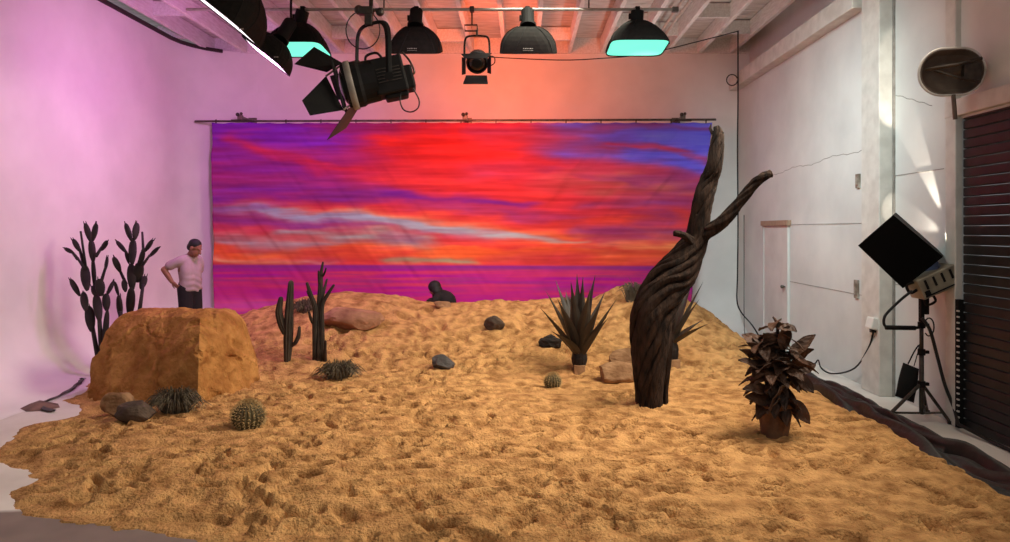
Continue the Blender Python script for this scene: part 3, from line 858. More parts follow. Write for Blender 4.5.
def tuft(px, py, wpx, hpx, label, seed, nb=170, m=None, name='grass_tuft', droop=1.0, erect=0.3):
    rnd = random.Random(seed); b = ground(px, py); s = b.y / F
    R = wpx * s / 2; Hh = hpx * s
    b = b + Vector((0, R * 0.4, -0.01))
    g = G()
    for k in range(nb):
        a = rnd.uniform(0, 2 * PI); sp = rnd.uniform(0.15, 1.0); d = Vector((math.cos(a), math.sin(a) * 0.8, 0))
        p0 = b + d * R * 0.22 * rnd.random() * 2.2
        top = Hh * rnd.uniform(0.7, 1.05) * (1 - 0.45 * sp * droop)
        p1 = p0 + d * R * sp * 0.55 + Vector((0, 0, top))
        p2 = p0 + d * R * sp * rnd.uniform(0.85, 1.05) + Vector((0, 0, top * (1 - 0.75 * droop * sp) + 0.01))
        w = rnd.uniform(0.003, 0.0055) * max(1.0, b.y / 7)
        g.tube(smooth_path([p0, p0 * 0.45 + p1 * 0.55 + Vector((0, 0, top * 0.15)), p1, p2], 3), [w] * 4 + [w * 0.9] * 3 + [w * 0.7, w * 0.5, w * 0.2], 3, cap=False)
    return tag(g.build(name, m or M_grass), label, 'grass', None)


tuft(170, 415, 52, 29, 'drooping dark grass tuft at the foot of the big boulder', 1, 480)
tuft(337, 381, 44, 22, 'spreading dry grass tuft on the sand under the branching cactus', 2, 330)
tuft(303, 314, 26, 17, 'dark grass tuft on the dune between the two cacti', 3, 240)
M_bush = mat('grey_spiny_bush', (110, 96, 76), 0.85, (66, 56, 44), 6)
tuft(634, 303, 28, 21, 'grey spiky bush on the dune crest left of the tree', 4, 150, M_bush, 'spiky_bush', 0.35)
tuft(570, 316, 22, 20, 'small grey bush half hidden behind the spiky agave', 5, 110, M_bush, 'spiky_bush', 0.35)

# ------------------------------------------------------------------ barrel cacti
M_bar = mat('barrel_cactus_skin', (96, 84, 52), 0.8, (70, 60, 36), 8)
M_spine = mat('pale_cactus_spines', (196, 166, 112), 0.8, (170, 140, 92), 9)


def barrel(px, py, rpx, label, ribs):
    b = ground(px, py); s = b.y / F; r = rpx * s
    c = b + Vector((0, r * 0.8, r * 0.78))
    t = thing('barrel_cactus', label, 'cactus', b, 'barrel cacti')
    g = G(); rings = []; n = ribs * 6
    for i in range(15):
        th = PI * (0.03 + 0.94 * i / 14)
        ring = []
        for j in range(n):
            ph = 2 * PI * j / n
            k = 1 + 0.07 * (abs(math.cos(ph * ribs / 2)) * 2 - 1) * math.sin(th)
            ring.append(c + Vector((r * k * math.sin(th) * math.cos(ph), r * k * math.sin(th) * math.sin(ph), r * 0.98 * math.cos(th))))
        rings.append(ring)
    g.loft(rings); g.build('body', M_bar, t, smooth=True)
    g = G(); rnd = random.Random(ribs)
    for q in range(ribs):
        ph = 2 * PI * q / ribs
        for i in range(13):
            th = PI * (0.05 + 0.72 * i / 12)
            n_ = Vector((math.sin(th) * math.cos(ph), math.sin(th) * math.sin(ph), math.cos(th)))
            p = c + n_ * r * 1.07
            for u in range(4):
                dd = (n_ + Vector((rnd.gauss(0, .6), rnd.gauss(0, .6), rnd.gauss(0, .6)))).normalized()
                g.tube([p, p + dd * r * 0.20], [r * 0.022, r * 0.008], 3, cap=False)
    g.build('spines', M_spine, t)


barrel(243.5, 432, 15, 'round barrel cactus with pale spines in the left foreground', 22)
barrel(553, 389.5, 8, 'small round barrel cactus on the sand in the middle', 18)

# ------------------------------------------------------------------ columnar cacti
M_cac = mat('dark_ribbed_cactus', (70, 58, 44), 0.85, (40, 32, 25), 9, stretch=(3, 3, 0.6), bump=0.5, bscale=30, bdist=0.01)
M_cac2 = mat('weathered_cactus', (62, 50, 40), 0.85, (34, 27, 22), 9, stretch=(3, 3, 0.6), bump=0.5, bscale=30, bdist=0.01)


def ribbed(g, pts, radii, ribs=9, n=5, depth=0.16):
    P = smooth_path(pts, n)
    rr = np.interp(np.linspace(0, len(radii) - 1, len(P)), range(len(radii)), radii)
    nn = ribs * 4; rings = []; u = Vector((1, 0.3, 0))
    for i, p in enumerate(P):
        t = (P[min(i + 1, len(P) - 1)] - P[max(i - 1, 0)]).normalized()
        u = (u - t * u.dot(t)).normalized(); w = t.cross(u)
        rings.append([p + (u * math.cos(2 * PI * j / nn) + w * math.sin(2 * PI * j / nn)) * rr[i] * (1 + depth * math.cos(2 * PI * j / nn * ribs)) for j in range(nn)])
    e = P[-1] + (P[-1] - P[-2]).normalized() * rr[-1] * 0.7
    rings.append([e + (q - P[-1]) * 0.45 for q in rings[-1]])
    g.loft(rings)


def cactus(px, py, label, stems, m):
    b = ground(px, py); Y = b.y; s = Y / F
    t = thing('columnar_cactus', label, 'cactus', b, 'columnar cacti')
    for i, (pts, rad, dy) in enumerate(stems):
        rad = [q * 0.76 for q in rad]
        P = [at(q[0], q[1], Y + dy * (k / (len(pts) - 1))) for k, q in enumerate(pts)]
        if i == 0: P[0].z -= 0.05
        g = G(); ribbed(g, P, [r * s for r in rad]); g.build('trunk' if i == 0 else 'arm', m, t, smooth=True)
    return t


cactus(287, 362, 'saguaro-like cactus with two raised arms, just right of the boulder',
       [([(287, 362), (288, 345), (288.5, 325), (289.5, 305), (291, 282)], [3.0, 5.2, 5.6, 4.6, 3.0], 0),
        ([(286, 333), (282, 325), (279, 312), (281, 298)], [4.2, 4.4, 4.2, 2.6], -0.05),
        ([(290, 346), (295, 343), (298.5, 336), (299.5, 327)], [2.2, 2.4, 2.4, 1.6], -0.05)], M_cac)
cactus(318, 361, 'taller branching cactus with thin upright arms rising from a clump',
       [([(319, 361), (319.5, 330), (320, 300), (321, 275), (323, 262)], [4.0, 3.8, 3.6, 2.2, 1.0], 0),
        ([(315, 360), (315, 330), (315, 308), (311, 296), (307, 283)], [3.0, 3.2, 3.0, 2.6, 1.6], -0.1),
        ([(323, 360), (322, 330), (322, 306), (328, 294), (334, 285)], [2.8, 2.8, 2.6, 2.0, 1.2], -0.05),
        ([(321, 302), (324, 290), (327, 279)], [2.0, 1.8, 1.0], 0.15),
        ([(320, 286), (319, 279), (318.5, 271)], [1.8, 1.6, 1.0], -0.1),
        ([(315, 326), (311, 319), (309, 312)], [1.8, 1.8, 1.2], -0.15),
        ([(325, 361), (325, 352), (325.5, 341)], [2.2, 2.0, 1.2], -0.15),
        ([(323, 276), (325, 272), (326, 268)], [1.2, 1.1, 0.7], -0.1),
        ([(313, 300), (309.5, 296), (307, 291)], [1.6, 1.5, 0.9], 0.1)], M_cac2)

# ------------------------------------------------------------------ prickly pears behind the boulder
M_pad = mat('dark_prickly_pear', (46, 34, 32), 0.8, (26, 20, 19), 7, bump=0.4, bscale=40)
K = 1 / 3.39
PA = [((152, 520), (128, 385), 15, 's'), ((125, 395), (113, 308), 30, 'p'), ((106, 325), (94, 262), 27, 'p'), ((84, 274), (52, 218), 19, 'p'),
      ((158, 470), (150, 345), 15, 's'), ((152, 360), (138, 268), 30, 'p'), ((140, 275), (128, 240), 22, 'p'), ((110, 255), (98, 170), 33, 'p'), ((100, 182), (72, 140), 8, 's'),
      ((76, 148), (60, 128), 10, 's'), ((64, 130), (32, 112), 13, 'p'), ((100, 178), (84, 118), 10, 's'), ((86, 124), (60, 82), 20, 'p'), ((136, 258), (128, 146), 20, 'p'), ((130, 160), (122, 84), 32, 'p'),
      ((122, 92), (102, 28), 20, 'p'), ((128, 88), (140, 28), 20, 'p'), ((140, 138), (158, 110), 10, 's'), ((156, 120), (178, 88), 17, 'p'), ((104, 175), (88, 62), 8, 's'),
      ((156, 275), (150, 216), 28, 'p'), ((158, 222), (170, 182), 10, 's'), ((170, 190), (178, 143), 17, 'p'), ((176, 325), (172, 266), 28, 'p'), ((178, 270), (198, 224), 17, 'p'), ((166, 450), (178, 320), 18, 'p')]
PB = [((232, 470), (222, 335), 16, 's'), ((222, 350), (216, 272), 28, 'p'), ((216, 275), (202, 226), 13, 'p'), ((262, 470), (252, 335), 16, 's'), ((252, 345), (260, 246), 32, 'p'), ((240, 260), (232, 220), 18, 'p'), ((240, 232), (218, 184), 10, 's'), ((222, 194), (198, 142), 18, 'p'),
      ((262, 255), (258, 165), 30, 'p'), ((262, 168), (264, 82), 30, 'p'), ((260, 88), (238, 28), 21, 'p'), ((270, 84), (278, 26), 20, 'p'), ((250, 165), (240, 120), 14, 'p'), ((242, 128), (208, 88), 14, 'p'),
      ((280, 228), (286, 160), 30, 'p'), ((286, 175), (301, 118), 19, 'p'), ((300, 128), (296, 62), 8, 's'), ((303, 125), (332, 84), 18, 'p'), ((296, 172), (320, 138), 9, 's'), ((318, 142), (352, 110), 15, 'p'), ((292, 252), (306, 206), 24, 'p'), ((286, 330), (298, 240), 12, 's')]


def pear(segs, Y, label, seed):
    rnd = random.Random(seed)
    p0 = at(55 + segs[0][0][0] * K, 215 + segs[0][0][1] * K, Y)
    base = Vector((p0.x, Y, max(0, gz(p0.x, Y))))
    t = thing('prickly_pear', label, 'cactus', base, 'prickly pears behind the boulder')
    gs = G(); gs.tube([base + Vector((0, 0, -0.03)), at(55 + segs[0][0][0] * K, 215 + segs[0][0][1] * K, Y) + Vector((0, 0, 0.02))], 0.03, 8); gs.build('stem', M_pad, t, smooth=True)
    for i, (a, b, w, k) in enumerate(segs):
        A = at(55 + a[0] * K, 215 + a[1] * K, Y + rnd.uniform(-0.10, 0.10)); B = at(55 + b[0] * K, 215 + b[1] * K, Y + rnd.uniform(-0.12, 0.12))
        if i == 0: A = at(55 + a[0] * K, 215 + a[1] * K, Y)
        r = w * K * Y / F / 2
        d = B - A; Lg = d.length
        if k == 's':
            gs = G(); gs.tube([A - d * 0.06, A + d * 0.5, B + d * 0.06], [r * 1.15, r, r * 0.85], 8); gs.build('stem', M_pad, t, smooth=True)
        else:
            a_ = rnd.uniform(-0.7, 0.7); up = Vector((math.sin(a_), -math.cos(a_), 0))
            pr = [0.35, 0.62, 0.86, 1.0, 1.0, 0.9, 0.7, 0.38, 0.12]
            gp = G(); gp.tube([A + d * q for q in (0, 0.12, 0.28, 0.45, 0.62, 0.78, 0.9, 0.98, 1.0)], [r * 1.08 * q for q in pr], 12, flat=0.55, up=up)
            pad = gp.build('pad', M_pad, t, smooth=True)
            for q in range(2):
                e = B + Vector((rnd.uniform(-.5, .5) * r, rnd.uniform(-.3, .3) * r, 0)); gn = G(); gn.tube([e - d.normalized() * 0.02, e + d.normalized() * 0.03], [0.009, 0.003], 5); gn.build('bud', M_pad, pad)


pear(PA, 8.75, 'tall dark prickly pear at the left edge of the boulder, the left of the pair', 3)
pear(PB, 8.95, 'dark prickly pear behind the boulder, the one nearer the standing person', 4)

# ------------------------------------------------------------------ agaves
M_aga = mat('dark_agave_leaf', (78, 68, 56), 0.55, (44, 37, 31), 3, stretch=(1, 1, 0.5), bump=0.2, bscale=30)
M_stump = mat('dark_fibrous_stump', (40, 28, 22), 0.9, (22, 15, 12), 20, bump=0.8, bscale=60)


def blade(g, p0, d, ln, w, curl=0.15, n=9, sag=Vector((0, 0, -1))):
    d = Vector(d).normalized(); side = d.cross(Vector((0, 0, 1)))
    side = side.normalized() if side.length > 0.1 else Vector((1, 0, 0))
    nrm = side.cross(d).normalized()
    rings = []
    for i in range(n + 1):
        t = i / n
        c = p0 + d * ln * t + sag * curl * ln * t * t
        ww = w * 1.28 * (0.45 + 0.55 * math.sin(PI * min(1.0, t * 1.1 + 0.08))) * (1 - t ** 2.6) + 0.002
        rings.append([c + side * ww + nrm * ww * 0.35, c + side * ww * 0.5 - nrm * 0.012 * (1 - t), c - nrm * (ww * 0.22 + 0.01 * (1 - t)), c - side * ww * 0.5 - nrm * 0.012 * (1 - t), c - side * ww + nrm * ww * 0.35,
                      c - side * ww * 0.5 + nrm * ww * 0.12, c + nrm * 0.0, c + side * ww * 0.5 + nrm * ww * 0.12])
    g.loft(rings)


def agave(px, py, Ycen, label, tips, heart, basew, extra, seed):
    b = ground(px, py); Y = b.y if Ycen is None else Ycen
    b = Vector(((px - CX) * Y / F, Y, gz((px - CX) * Y / F, Y)))
    s = Y / F; rnd = random.Random(seed)
    t = thing('agave', label, 'agave', b, 'spiky agaves')
    H = at(heart[0], heart[1], Y)
    g = G(); P = [b + Vector((0, 0, -0.04)), b + (H - b) * 0.4, b + (H - b) * 0.75, H + Vector((0, 0, 0.17))]
    g.tube(smooth_path(P, 4), [basew * s * q for q in np.interp(np.linspace(0, 1, 13), [0, .25, .4, .7, 1], [.85, .80, .95, 1.08, 0.5])], 14); g.build('stump', M_stump, t)
    g = G(); g.box(b + Vector((0, -0.02, 0.02)), (basew * s * 1.5, basew * s * 1.5, 0.13)); bb = g.build('base_block', M_rtan, t, bevel=0.01)
    bb['label'] = 'tan base block at the foot of the stump'
    g = G()
    for (tx, ty, dy, w) in tips:
        T = at(tx, ty, Y + dy); d = T - H; d2 = d.normalized()
        ln = d.length
        hz = Vector((d2.x, d2.y, 0))
        start = H + hz * basew * s * 0.7 + Vector((0, 0, -0.04 + 0.07 * rnd.random()))
        sag = 0.04 + 0.10 * hz.length
        blade(g, start, (T - start) + Vector((0, 0, sag * ln)), ((T - start) + Vector((0, 0, sag * ln))).length * 1.02, w * s, sag)
    for k in range(extra):
        a = rnd.uniform(0, 2 * PI); el = rnd.uniform(0.55, 1.3)
        d = Vector((math.cos(a) * math.cos(el), math.sin(a) * math.cos(el), math.sin(el)))
        blade(g, H + Vector((d.x, d.y, 0)) * basew * s * 0.5, d, rnd.uniform(0.45, 0.8), 4.2 * s, 0.1)
    g.build('leaves', M_aga, t)
    return t


agave(579, 371, None, 'big spiky agave standing alone on the sand left of the tree',
      [(540.5, 308, -0.25, 4.4), (545.5, 290, 0.1, 4.8), (556, 281, 0.25, 4.8), (571, 283, -0.30, 5.4), (577, 275.5, 0.0, 5.4), (583, 278, -0.2, 5.4), (595, 276, 0.2, 5.2),
       (605, 292, 0.3, 4.6), (616.5, 299, -0.15, 4.8), (608, 318, -0.35, 4.2), (558, 300, -0.4, 4.8), (566, 292, 0.4, 5), (590, 290, -0.45, 5.2), (600, 305, -0.4, 4.8)],
      (579.5, 354), 7.6, 3, 3)
agave(672, 362, 8.7, 'spiky agave mostly hidden behind the twisted dead tree',
      [(629, 277.5, 0.1, 5.0), (642, 278, 0.2, 5.0), (636, 292, -0.15, 4.6), (655, 272, 0.1, 5), (668, 270, -0.1, 5), (684, 281, 0.2, 5), (702.5, 282.5, -0.1, 5.4), (694, 276, 0.3, 5.0), (699, 300, -0.2, 4.6), (662, 285, -0.3, 5)],
      (668, 344), 9.0, 3, 5)

# ------------------------------------------------------------------ dead tree
M_bark = mat('dark_twisted_bark', (62, 45, 35), 0.9, (26, 18, 14), 7, 8, stretch=(3, 3, 0.7), bump=1.0, bscale=18, bdist=0.02, spec=0.2)
TY = 7.1
tb = ground(653, 407); TY = tb.y + 0.02


def gnarly(g, path, wid, twist, lobes=5, dys=None, seg=8):
    """a rope of twisting woody strands wound about a path"""
    dys = dys or [0] * len(path)
    P = smooth_path([at(a, b, TY + d) for (a, b), d in zip(path, dys)], seg)
    R = np.interp(np.linspace(0, len(wid) - 1, len(P)), range(len(wid)), [w * TY / F / 2 for w in wid])
    U = []; u = Vector((1, 0, 0))
    for i, p in enumerate(P):
        t = (P[min(i + 1, len(P) - 1)] - P[max(i - 1, 0)]).normalized()
        u = (u - t * u.dot(t)).normalized(); U.append((u.copy(), t.cross(u)))
    g.tube(P, [r * 0.70 for r in R], 12)
    for q in range(lobes):
        a0 = 2 * PI * q / lobes + random.uniform(-.25, .25); k = random.uniform(0.28, 0.50) * (5.5 / lobes) ** 0.62; n = 16; rings = []
        for i, p in enumerate(P):
            a = a0 + twist * i / len(P) + 0.25 * mnoise.noise(Vector((i * 0.11, q * 3.1, 0)))
            u, w = U[i]
            rk = k * (1 + 0.45 * mnoise.noise(Vector((i * 0.17, q * 5.7, 2))))
            c = p + (u * math.cos(a) + w * math.sin(a) * 0.9) * R[i] * (1 - rk) * 1.02
            dr = (u * math.cos(a) + w * math.sin(a)); tn = (w * math.cos(a) - u * math.sin(a))
            ring = []
            for j in range(n):
                b_ = 2 * PI * j / n
                rr = R[i] * rk * (1 + 0.10 * math.cos(5 * b_ + i * 0.25 + q) + 0.12 * mnoise.noise(p * 14 + Vector((math.cos(b_), math.sin(b_), q))))
                ring.append(c + dr * math.cos(b_) * rr + tn * math.sin(b_) * rr * 1.15)
            rings.append(ring)
        g.loft(rings)
    return P, R


tree = thing('dead_tree', 'tall dark twisted dead tree trunk forking into two bare limbs', 'tree', (tb.x, TY, tb.z))
g = G()
gnarly(g, [(649, 411), (649, 392), (649, 365), (650, 340), (653, 312), (664, 289), (678, 271), (689, 253), (697, 236), (701, 214)], [26, 27, 33, 40, 43, 43, 40, 31, 23, 19], 6.2, 13, [0, 0, 0, 0, 0, .02, .04, .05, .05, .02])
g.build('trunk', M_bark, tree, smooth=True)
g = G(); gnarly(g, [(664, 409), (664, 390), (666, 362), (667, 338), (669, 312), (676, 288)], [9, 10, 11, 13, 15, 11], 2.6, 4, [.12, .12, .1, .08, .05, .05]); g.build('root_strand', M_bark, tree, smooth=True)
g = G(); gnarly(g, [(696, 240), (700, 217), (704, 197), (709, 181), (714, 166), (717, 146), (718, 134), (716, 126)], [22, 20, 20, 18, 16, 14, 11, 5], 6.5, 9, [.05, .02, 0, 0, -.05, -.05, -.05, -.05]); g.build('limb', M_bark, tree, smooth=True)
g = G(); gnarly(g, [(693, 246), (705, 234), (723, 221), (740, 201.5), (754, 184.5), (763, 177), (771, 173.5)], [13, 14, 13, 11, 10, 9, 8], 7.0, 6, [.05, 0, -.1, -.15, -.2, -.25, -.25]); g.build('limb', M_bark, tree, smooth=True)
g = G(); gnarly(g, [(697, 246), (690, 240), (683, 235), (674, 233)], [10, 9, 7, 6], 2.0, 3, [0, -.05, -.1, -.12]); g.build('stub', M_bark, tree, smooth=True)
g = G(); g.tube([at(716, 132, TY - .05), at(721, 131, TY - .08), at(724, 133, TY - .1)], [0.02, 0.012, 0.004], 5); g.tube([at(713, 134, TY), at(710, 128, TY), at(711, 124, TY)], [0.02, 0.014, 0.004], 5); g.build('twig', M_bark, tree)

# ------------------------------------------------------------------ potted croton
M_pot = mat('brown_fibre_pot', (118, 82, 54), 0.9, (88, 58, 38), 8, bump=0.4, bscale=40)
M_cro = mat('dark_red_brown_leaf', (88, 58, 40), 0.6, (40, 29, 24), 4, 6, bump=0.2, bscale=20, spec=0.25)
pb = ground(781, 440); s = pb.y / F
pot = thing('potted_plant', 'dark broad-leaved potted plant on the sand at the right', 'potted plant', pb + Vector((0, 0.12, 0)))
pc = pb + Vector((0, 0.15, -0.02))
g = G()


def sqr(r, z, e=0.5):
    out = []
    for j in range(28):
        a = 2 * PI * j / 28; ca, sa = math.cos(a), math.sin(a)
        out.append(pc + Vector((math.copysign(abs(ca) ** e, ca) * r, math.copysign(abs(sa) ** e, sa) * r, z)))
    return out


g.loft([sqr(11.5 * s, 0), sqr(13.8 * s, 17 * s), sqr(16 * s, 32 * s), sqr(17.2 * s, 33 * s), sqr(17.2 * s, 37 * s), sqr(15.8 * s, 37 * s), sqr(15.4 * s, 33 * s)], True, False)
g.build('pot', M_pot, pot)
g = G(); g.loft([sqr(15.4 * s, 33.2 * s), sqr(8 * s, 34.2 * s), sqr(1 * s, 34.5 * s)], False, True); g.build('soil', M_stump, pot)
rnd = random.Random(12); gl = G()
top = pc + Vector((0, 0, 34 * s))


def bigleaf(g, p, d, ln, w, droop, roll=0.0):
    d = d.normalized(); side = d.cross(Vector((0, 0, 1)))
    side = side.normalized() if side.length > 0.1 else Vector((1, 0, 0))
    side = (Matrix.Rotation(roll, 3, d) @ side)
    P = []
    for i in range(9):
        t = i / 8
        c = p + d * ln * t + Vector((0, 0, -droop * ln * t * t))
        nn = side.cross(d).normalized()
        ww = w * max(math.sin(PI * min(1, t * 0.95 + 0.04) ** 0.9), 0) ** 0.75 + 0.001
        P.append([c + side * ww * q + nn * (abs(q) * ww * 0.22 + 0.006 * math.sin(t * 14 + q * 3)) for q in (-1, -0.5, 0, 0.5, 1)])
    th = Vector((0, 0, 0.003))
    n = len(P); m_ = 5
    g.grid(P)


stems = []
for k in range(5):
    a = k * 2 * PI / 5 + 0.4
    e = top + Vector((math.cos(a) * 0.11, math.sin(a) * 0.11, rnd.uniform(0.34, 0.6)))
    st_ = smooth_path([top + Vector((math.cos(a) * 0.03, math.sin(a) * 0.03, -0.02)), top * 0.5 + e * 0.5 + Vector((0.0, 0, 0.03)), e], 5)
    g = G(); g.tube(st_, [0.012] * 6 + [0.009] * 5, 6); g.build('stem', M_stump, pot); stems.append(st_)
e = top + Vector((0.03, 0, 0.70)); st_ = smooth_path([top, top * .5 + e * .5, e], 5); g = G(); g.tube(st_, [0.014] * 11, 6); stems.append(st_)
g.build('stem', M_stump, pot)
for si, st_ in enumerate(stems):
    for i in range(2, len(st_)):
        for q in range(2):
            a = i * 2.4 + q * PI + si * 1.1 + rnd.uniform(-.4, .4); fr_ = i / (len(st_) - 1)
            el = -0.45 + 0.85 * fr_ + rnd.uniform(-0.3, 0.3)
            d = Vector((math.cos(a) * math.cos(el), math.sin(a) * math.cos(el), math.sin(el)))
            bigleaf(gl, st_[i], d, rnd.uniform(0.17, 0.27), rnd.uniform(0.050, 0.068), rnd.uniform(0.2, 0.6), rnd.uniform(-.7, .7))
for (px, py, qx, qy, dy) in ((776, 404, 744, 395, -.1), (774, 392, 742, 388, -.1), (770, 372, 737, 358, -.05), (770, 366, 738, 347, 0), (788, 360, 817, 331, 0), (783, 350, 789, 322, -.05), (790, 366, 815, 347, .05), (792, 372, 817, 364, 0), (795, 375, 812, 392, -.1), (790, 400, 808, 422, -.1), (788, 398, 800, 412, -.15), (772, 360, 745, 340, 0), (778, 352, 762, 331, 0), (786, 385, 770, 408, -.2), (780, 400, 768, 414, -.2)):
    A = at(px, py, pc.y + dy); B_2 = at(qx, qy, pc.y + dy * 1.6); bigleaf(gl, A, B_2 - A + Vector((0, 0, 0.03)), (B_2 - A).length, 0.062, 0.12, rnd.choice((-1, 1)) * rnd.uniform(.5, 1.1))
lo = gl.build('leaves', M_cro, pot, fix=False); lo.modifiers.new('thickness', 'SOLIDIFY').thickness = 0.003

# ------------------------------------------------------------------ plastic liner beside the sand
M_plas = mat('black_plastic_sheet', (40, 37, 34), 0.5, (20, 19, 18), 5, 4, bump=0.3, bscale=14, bdist=0.02)


def sheet(path, wl, wr_, nv, amp, seed, name, label, lift=0.03):
    P = smooth_path([(x, y, 0) for x, y in path], 14); rows = []
    for i, p in enumerate(P):
        t = (P[min(i + 1, len(P) - 1)] - P[max(i - 1, 0)]).normalized(); sd_ = Vector((-t.y, t.x, 0))
        row = []
        k = i / (len(P) - 1)
        for j in range(nv):
            q = j / (nv - 1); o_ = wl + (wr_ - wl) * q
            o_ += 0.07 * mnoise.noise(Vector((i * 0.13 + seed, q * 2, 0)))
            z = lift + amp * (0.5 + mnoise.fractal(Vector((i * 0.06 + seed, q * 5.5, 1.3)), 1.0, 2.0, 3)) * math.sin(PI * min(max(q, 0.02), 0.98)) ** 0.5
            row.append(Vector((p.x + sd_.x * o_, p.y + sd_.y * o_, max(z, 0.012))))
        rows.append(row)
    g = G().grid(rows); o = g.build(name, M_plas, smooth=True)
    o.modifiers.new('thickness', 'SOLIDIFY').thickness = 0.006
    return tag(o, label, 'plastic sheet', 'black liner edges around the sand')


sheet([(3.62, 3.4), (3.56, 4.5), (3.50, 5.5), (3.50, 6.5), (3.52, 7.3), (3.50, 8.3), (3.52, 9.2)], -0.05, 0.30, 34, 0.15, 1.0, 'liner_sheet', 'crumpled black plastic sheet along the right edge of the sand')
sheet([(-4.75, 7.05), (-5.05, 7.3), (-5.12, 7.75), (-5.3, 8.3), (-5.42, 8.6)], 0.0, 0.035, 6, 0.012, 5.0, 'liner_sheet', 'strip of dark liner edge poking out left of the big boulder', 0.015)
g = G()
rows = []
for i in range(16):
    t = i / 15; a = at(692 + 45 * t, 312 + 26 * t - 3 * math.sin(t * 9), 11.5 + 0.4 * t)
    z0 = gz(a.x, a.y) + 0.02
    rows.append([Vector((a.x + 0.06 * q, a.y + 0.25 * q, z0 + 0.06 * math.sin(q * PI) + 0.03 * math.sin(t * 20 + q * 4))) for q in np.linspace(0, 1, 6)])
g.grid(rows); o = g.build('liner_sheet', M_plas, smooth=True); o.modifiers.new('thickness', 'SOLIDIFY').thickness = 0.006
tag(o, 'crumpled dark liner scraps on the dune edge behind the tree by the backdrop corner', 'plastic sheet', 'black liner edges around the sand')
g = G(); bq = [(20, 409), (30, 404), (40, 400.5), (58, 404), (60, 408), (44, 411), (26, 412)]
tp = [ground(a, b) for a, b in bq]
g.add([Vector((p.x, p.y, 0.004)) for p in tp] + [Vector((p.x * 0.2 + c_.x * 0.8, p.y * .2 + c_.y * .8, 0.045)) for p in tp for c_ in [sum(tp, Vector()) / 7]],
      [tuple(reversed(range(7))), tuple(range(7, 14))] + [(i, (i + 1) % 7, 7 + (i + 1) % 7, 7 + i) for i in range(7)])
tag(g.build('floor_scrap', mat('dusty_dark_scrap', (128, 98, 86), 0.8, (84, 62, 56), 5), smooth=False), 'dusty dark scrap of sheeting lying on the pink-lit floor at the far left', 'sheeting')

# ------------------------------------------------------------------ light stand with hooded lamp at the right
LY = 6.72
fb = Vector(((921.5 - CX) * LY / F, LY, 0))
ls = thing('light_stand', 'dark steel tripod stand carrying the hooded lamp by the right wall', 'light stand', fb)
def st(px, py, y=LY): return at(px, py, y)
g = G(); g.tube([st(921.5, 414), st(921.5, 352)], 0.022, 10); g.tube([st(921.5, 360), st(921.5, 318)], 0.019, 10); g.tube([st(921.5, 325), st(921.5, 286)], 0.016, 10); g.build('pole', M_dmetal, ls, smooth=True)
for py in (384, 352, 325):
    g = G(); g.tube([st(921.5, py + 3), st(921.5, py - 3)], 0.034, 12); g.box(st(926, py), (0.05, 0.03, 0.03)); g.build('collar', M_bmetal, ls)
legs = [((881, 418), 6.62), ((948, 411.5), 7.0), ((960, 423), 6.62)]
hub = st(921.5, 383)
for (q, y) in legs:
    ft = at(q[0], q[1], y); ft.z = 0.015; ft.x = min(ft.x, XN - 0.05)
    g = G(); g.tube([hub, ft], 0.017, 6); lg = g.build('leg', M_dmetal, ls)
    g = G(); g.tube([ft + Vector((0, 0, 0.02)), ft + Vector((0, 0, -0.012))], 0.026, 10); g.build('rubber_foot', M_rubber, lg)
    low = st(921.5, 413); md = hub * 0.25 + ft * 0.75
    g = G(); g.tube([low, md], 0.011, 6); g.build('brace', M_dmetal, ls)
g = G(); g.tube([st(886, 327.5, 6.6), st(915, 328, LY - 0.05)], 0.022, 10); g.tube([st(915, 328, LY - 0.05), st(922, 327, LY)], 0.014, 8); g.build('pan_handle', M_bmetal, ls, smooth=True)
# lamp head
lh = thing('hooded_lamp', 'lamp with a big black hood tilted up on the stand by the right wall', 'lamp', st(922, 290))
hoodN = [st(858.4, 245.5, 6.45), st(893, 215.4, 6.45), st(942.5, 257, 6.62), st(903, 288, 6.62)]
dep = Vector((0.24, 0.40, 0.035)); dep2 = Vector((0.19, 0.30, 0.01))
hF = [hoodN[0] + dep, hoodN[1] + dep, hoodN[2] + dep2, hoodN[3] + dep2]
for nm, q in (('side', hoodN), ('side', [hF[i] for i in range(4)]), ('top', [hoodN[1], hoodN[2], hF[2], hF[1]]), ('bottom', [hoodN[0], hoodN[3], hF[3], hF[0]])):
    g = G(); g.slab(q, 0.008); g.build('hood_' + nm, M_leaf, lh)
axl = (hoodN[2] + hoodN[3]) / 2 - (hoodN[0] + hoodN[1]) / 2; axl.normalize()
mouth = (hoodN[2] + hoodN[3] + hF[2] + hF[3]) / 4
upn = (hoodN[1] - hoodN[0]).normalized(); Rl = frame(axl, upn)
g = G(); g.tube([mouth - axl * 0.02, mouth + axl * 0.04, mouth + axl * 0.16], [0.16, 0.15, 0.13], 18); g.build('lamp_barrel', mat('blue_grey_enamel', (88, 92, 122), 0.45, (64, 68, 92), 6), lh, smooth=False)
g = G(); g.box(mouth + Vector((0.03, -0.10, -0.09)), (0.40, 0.24, 0.20), Matrix.Rotation(-0.42, 3, 'Y') ); bd = g.build('ballast_box', mat('worn_grey_enamel', (158, 146, 124), 0.5, (120, 108, 92), 6), lh, bevel=0.012)
Rb = Matrix.Rotation(-0.42, 3, 'Y'); bc = mouth + Vector((0.03, -0.10, -0.09))
g = G()
for k in range(4): g.box(bc + Rb @ Vector((-0.13 + 0.085 * k, -0.124, 0.03)), (0.02, 0.008, 0.09), Rb)
g.box(bc + Rb @ Vector((-0.15, -0.124, -0.05)), (0.05, 0.01, 0.05), Rb); g.box(bc + Rb @ Vector((0.0, -0.123, -0.075)), (0.36, 0.006, 0.012), Rb)
g.build('switch_plate', M_bmetal, bd)
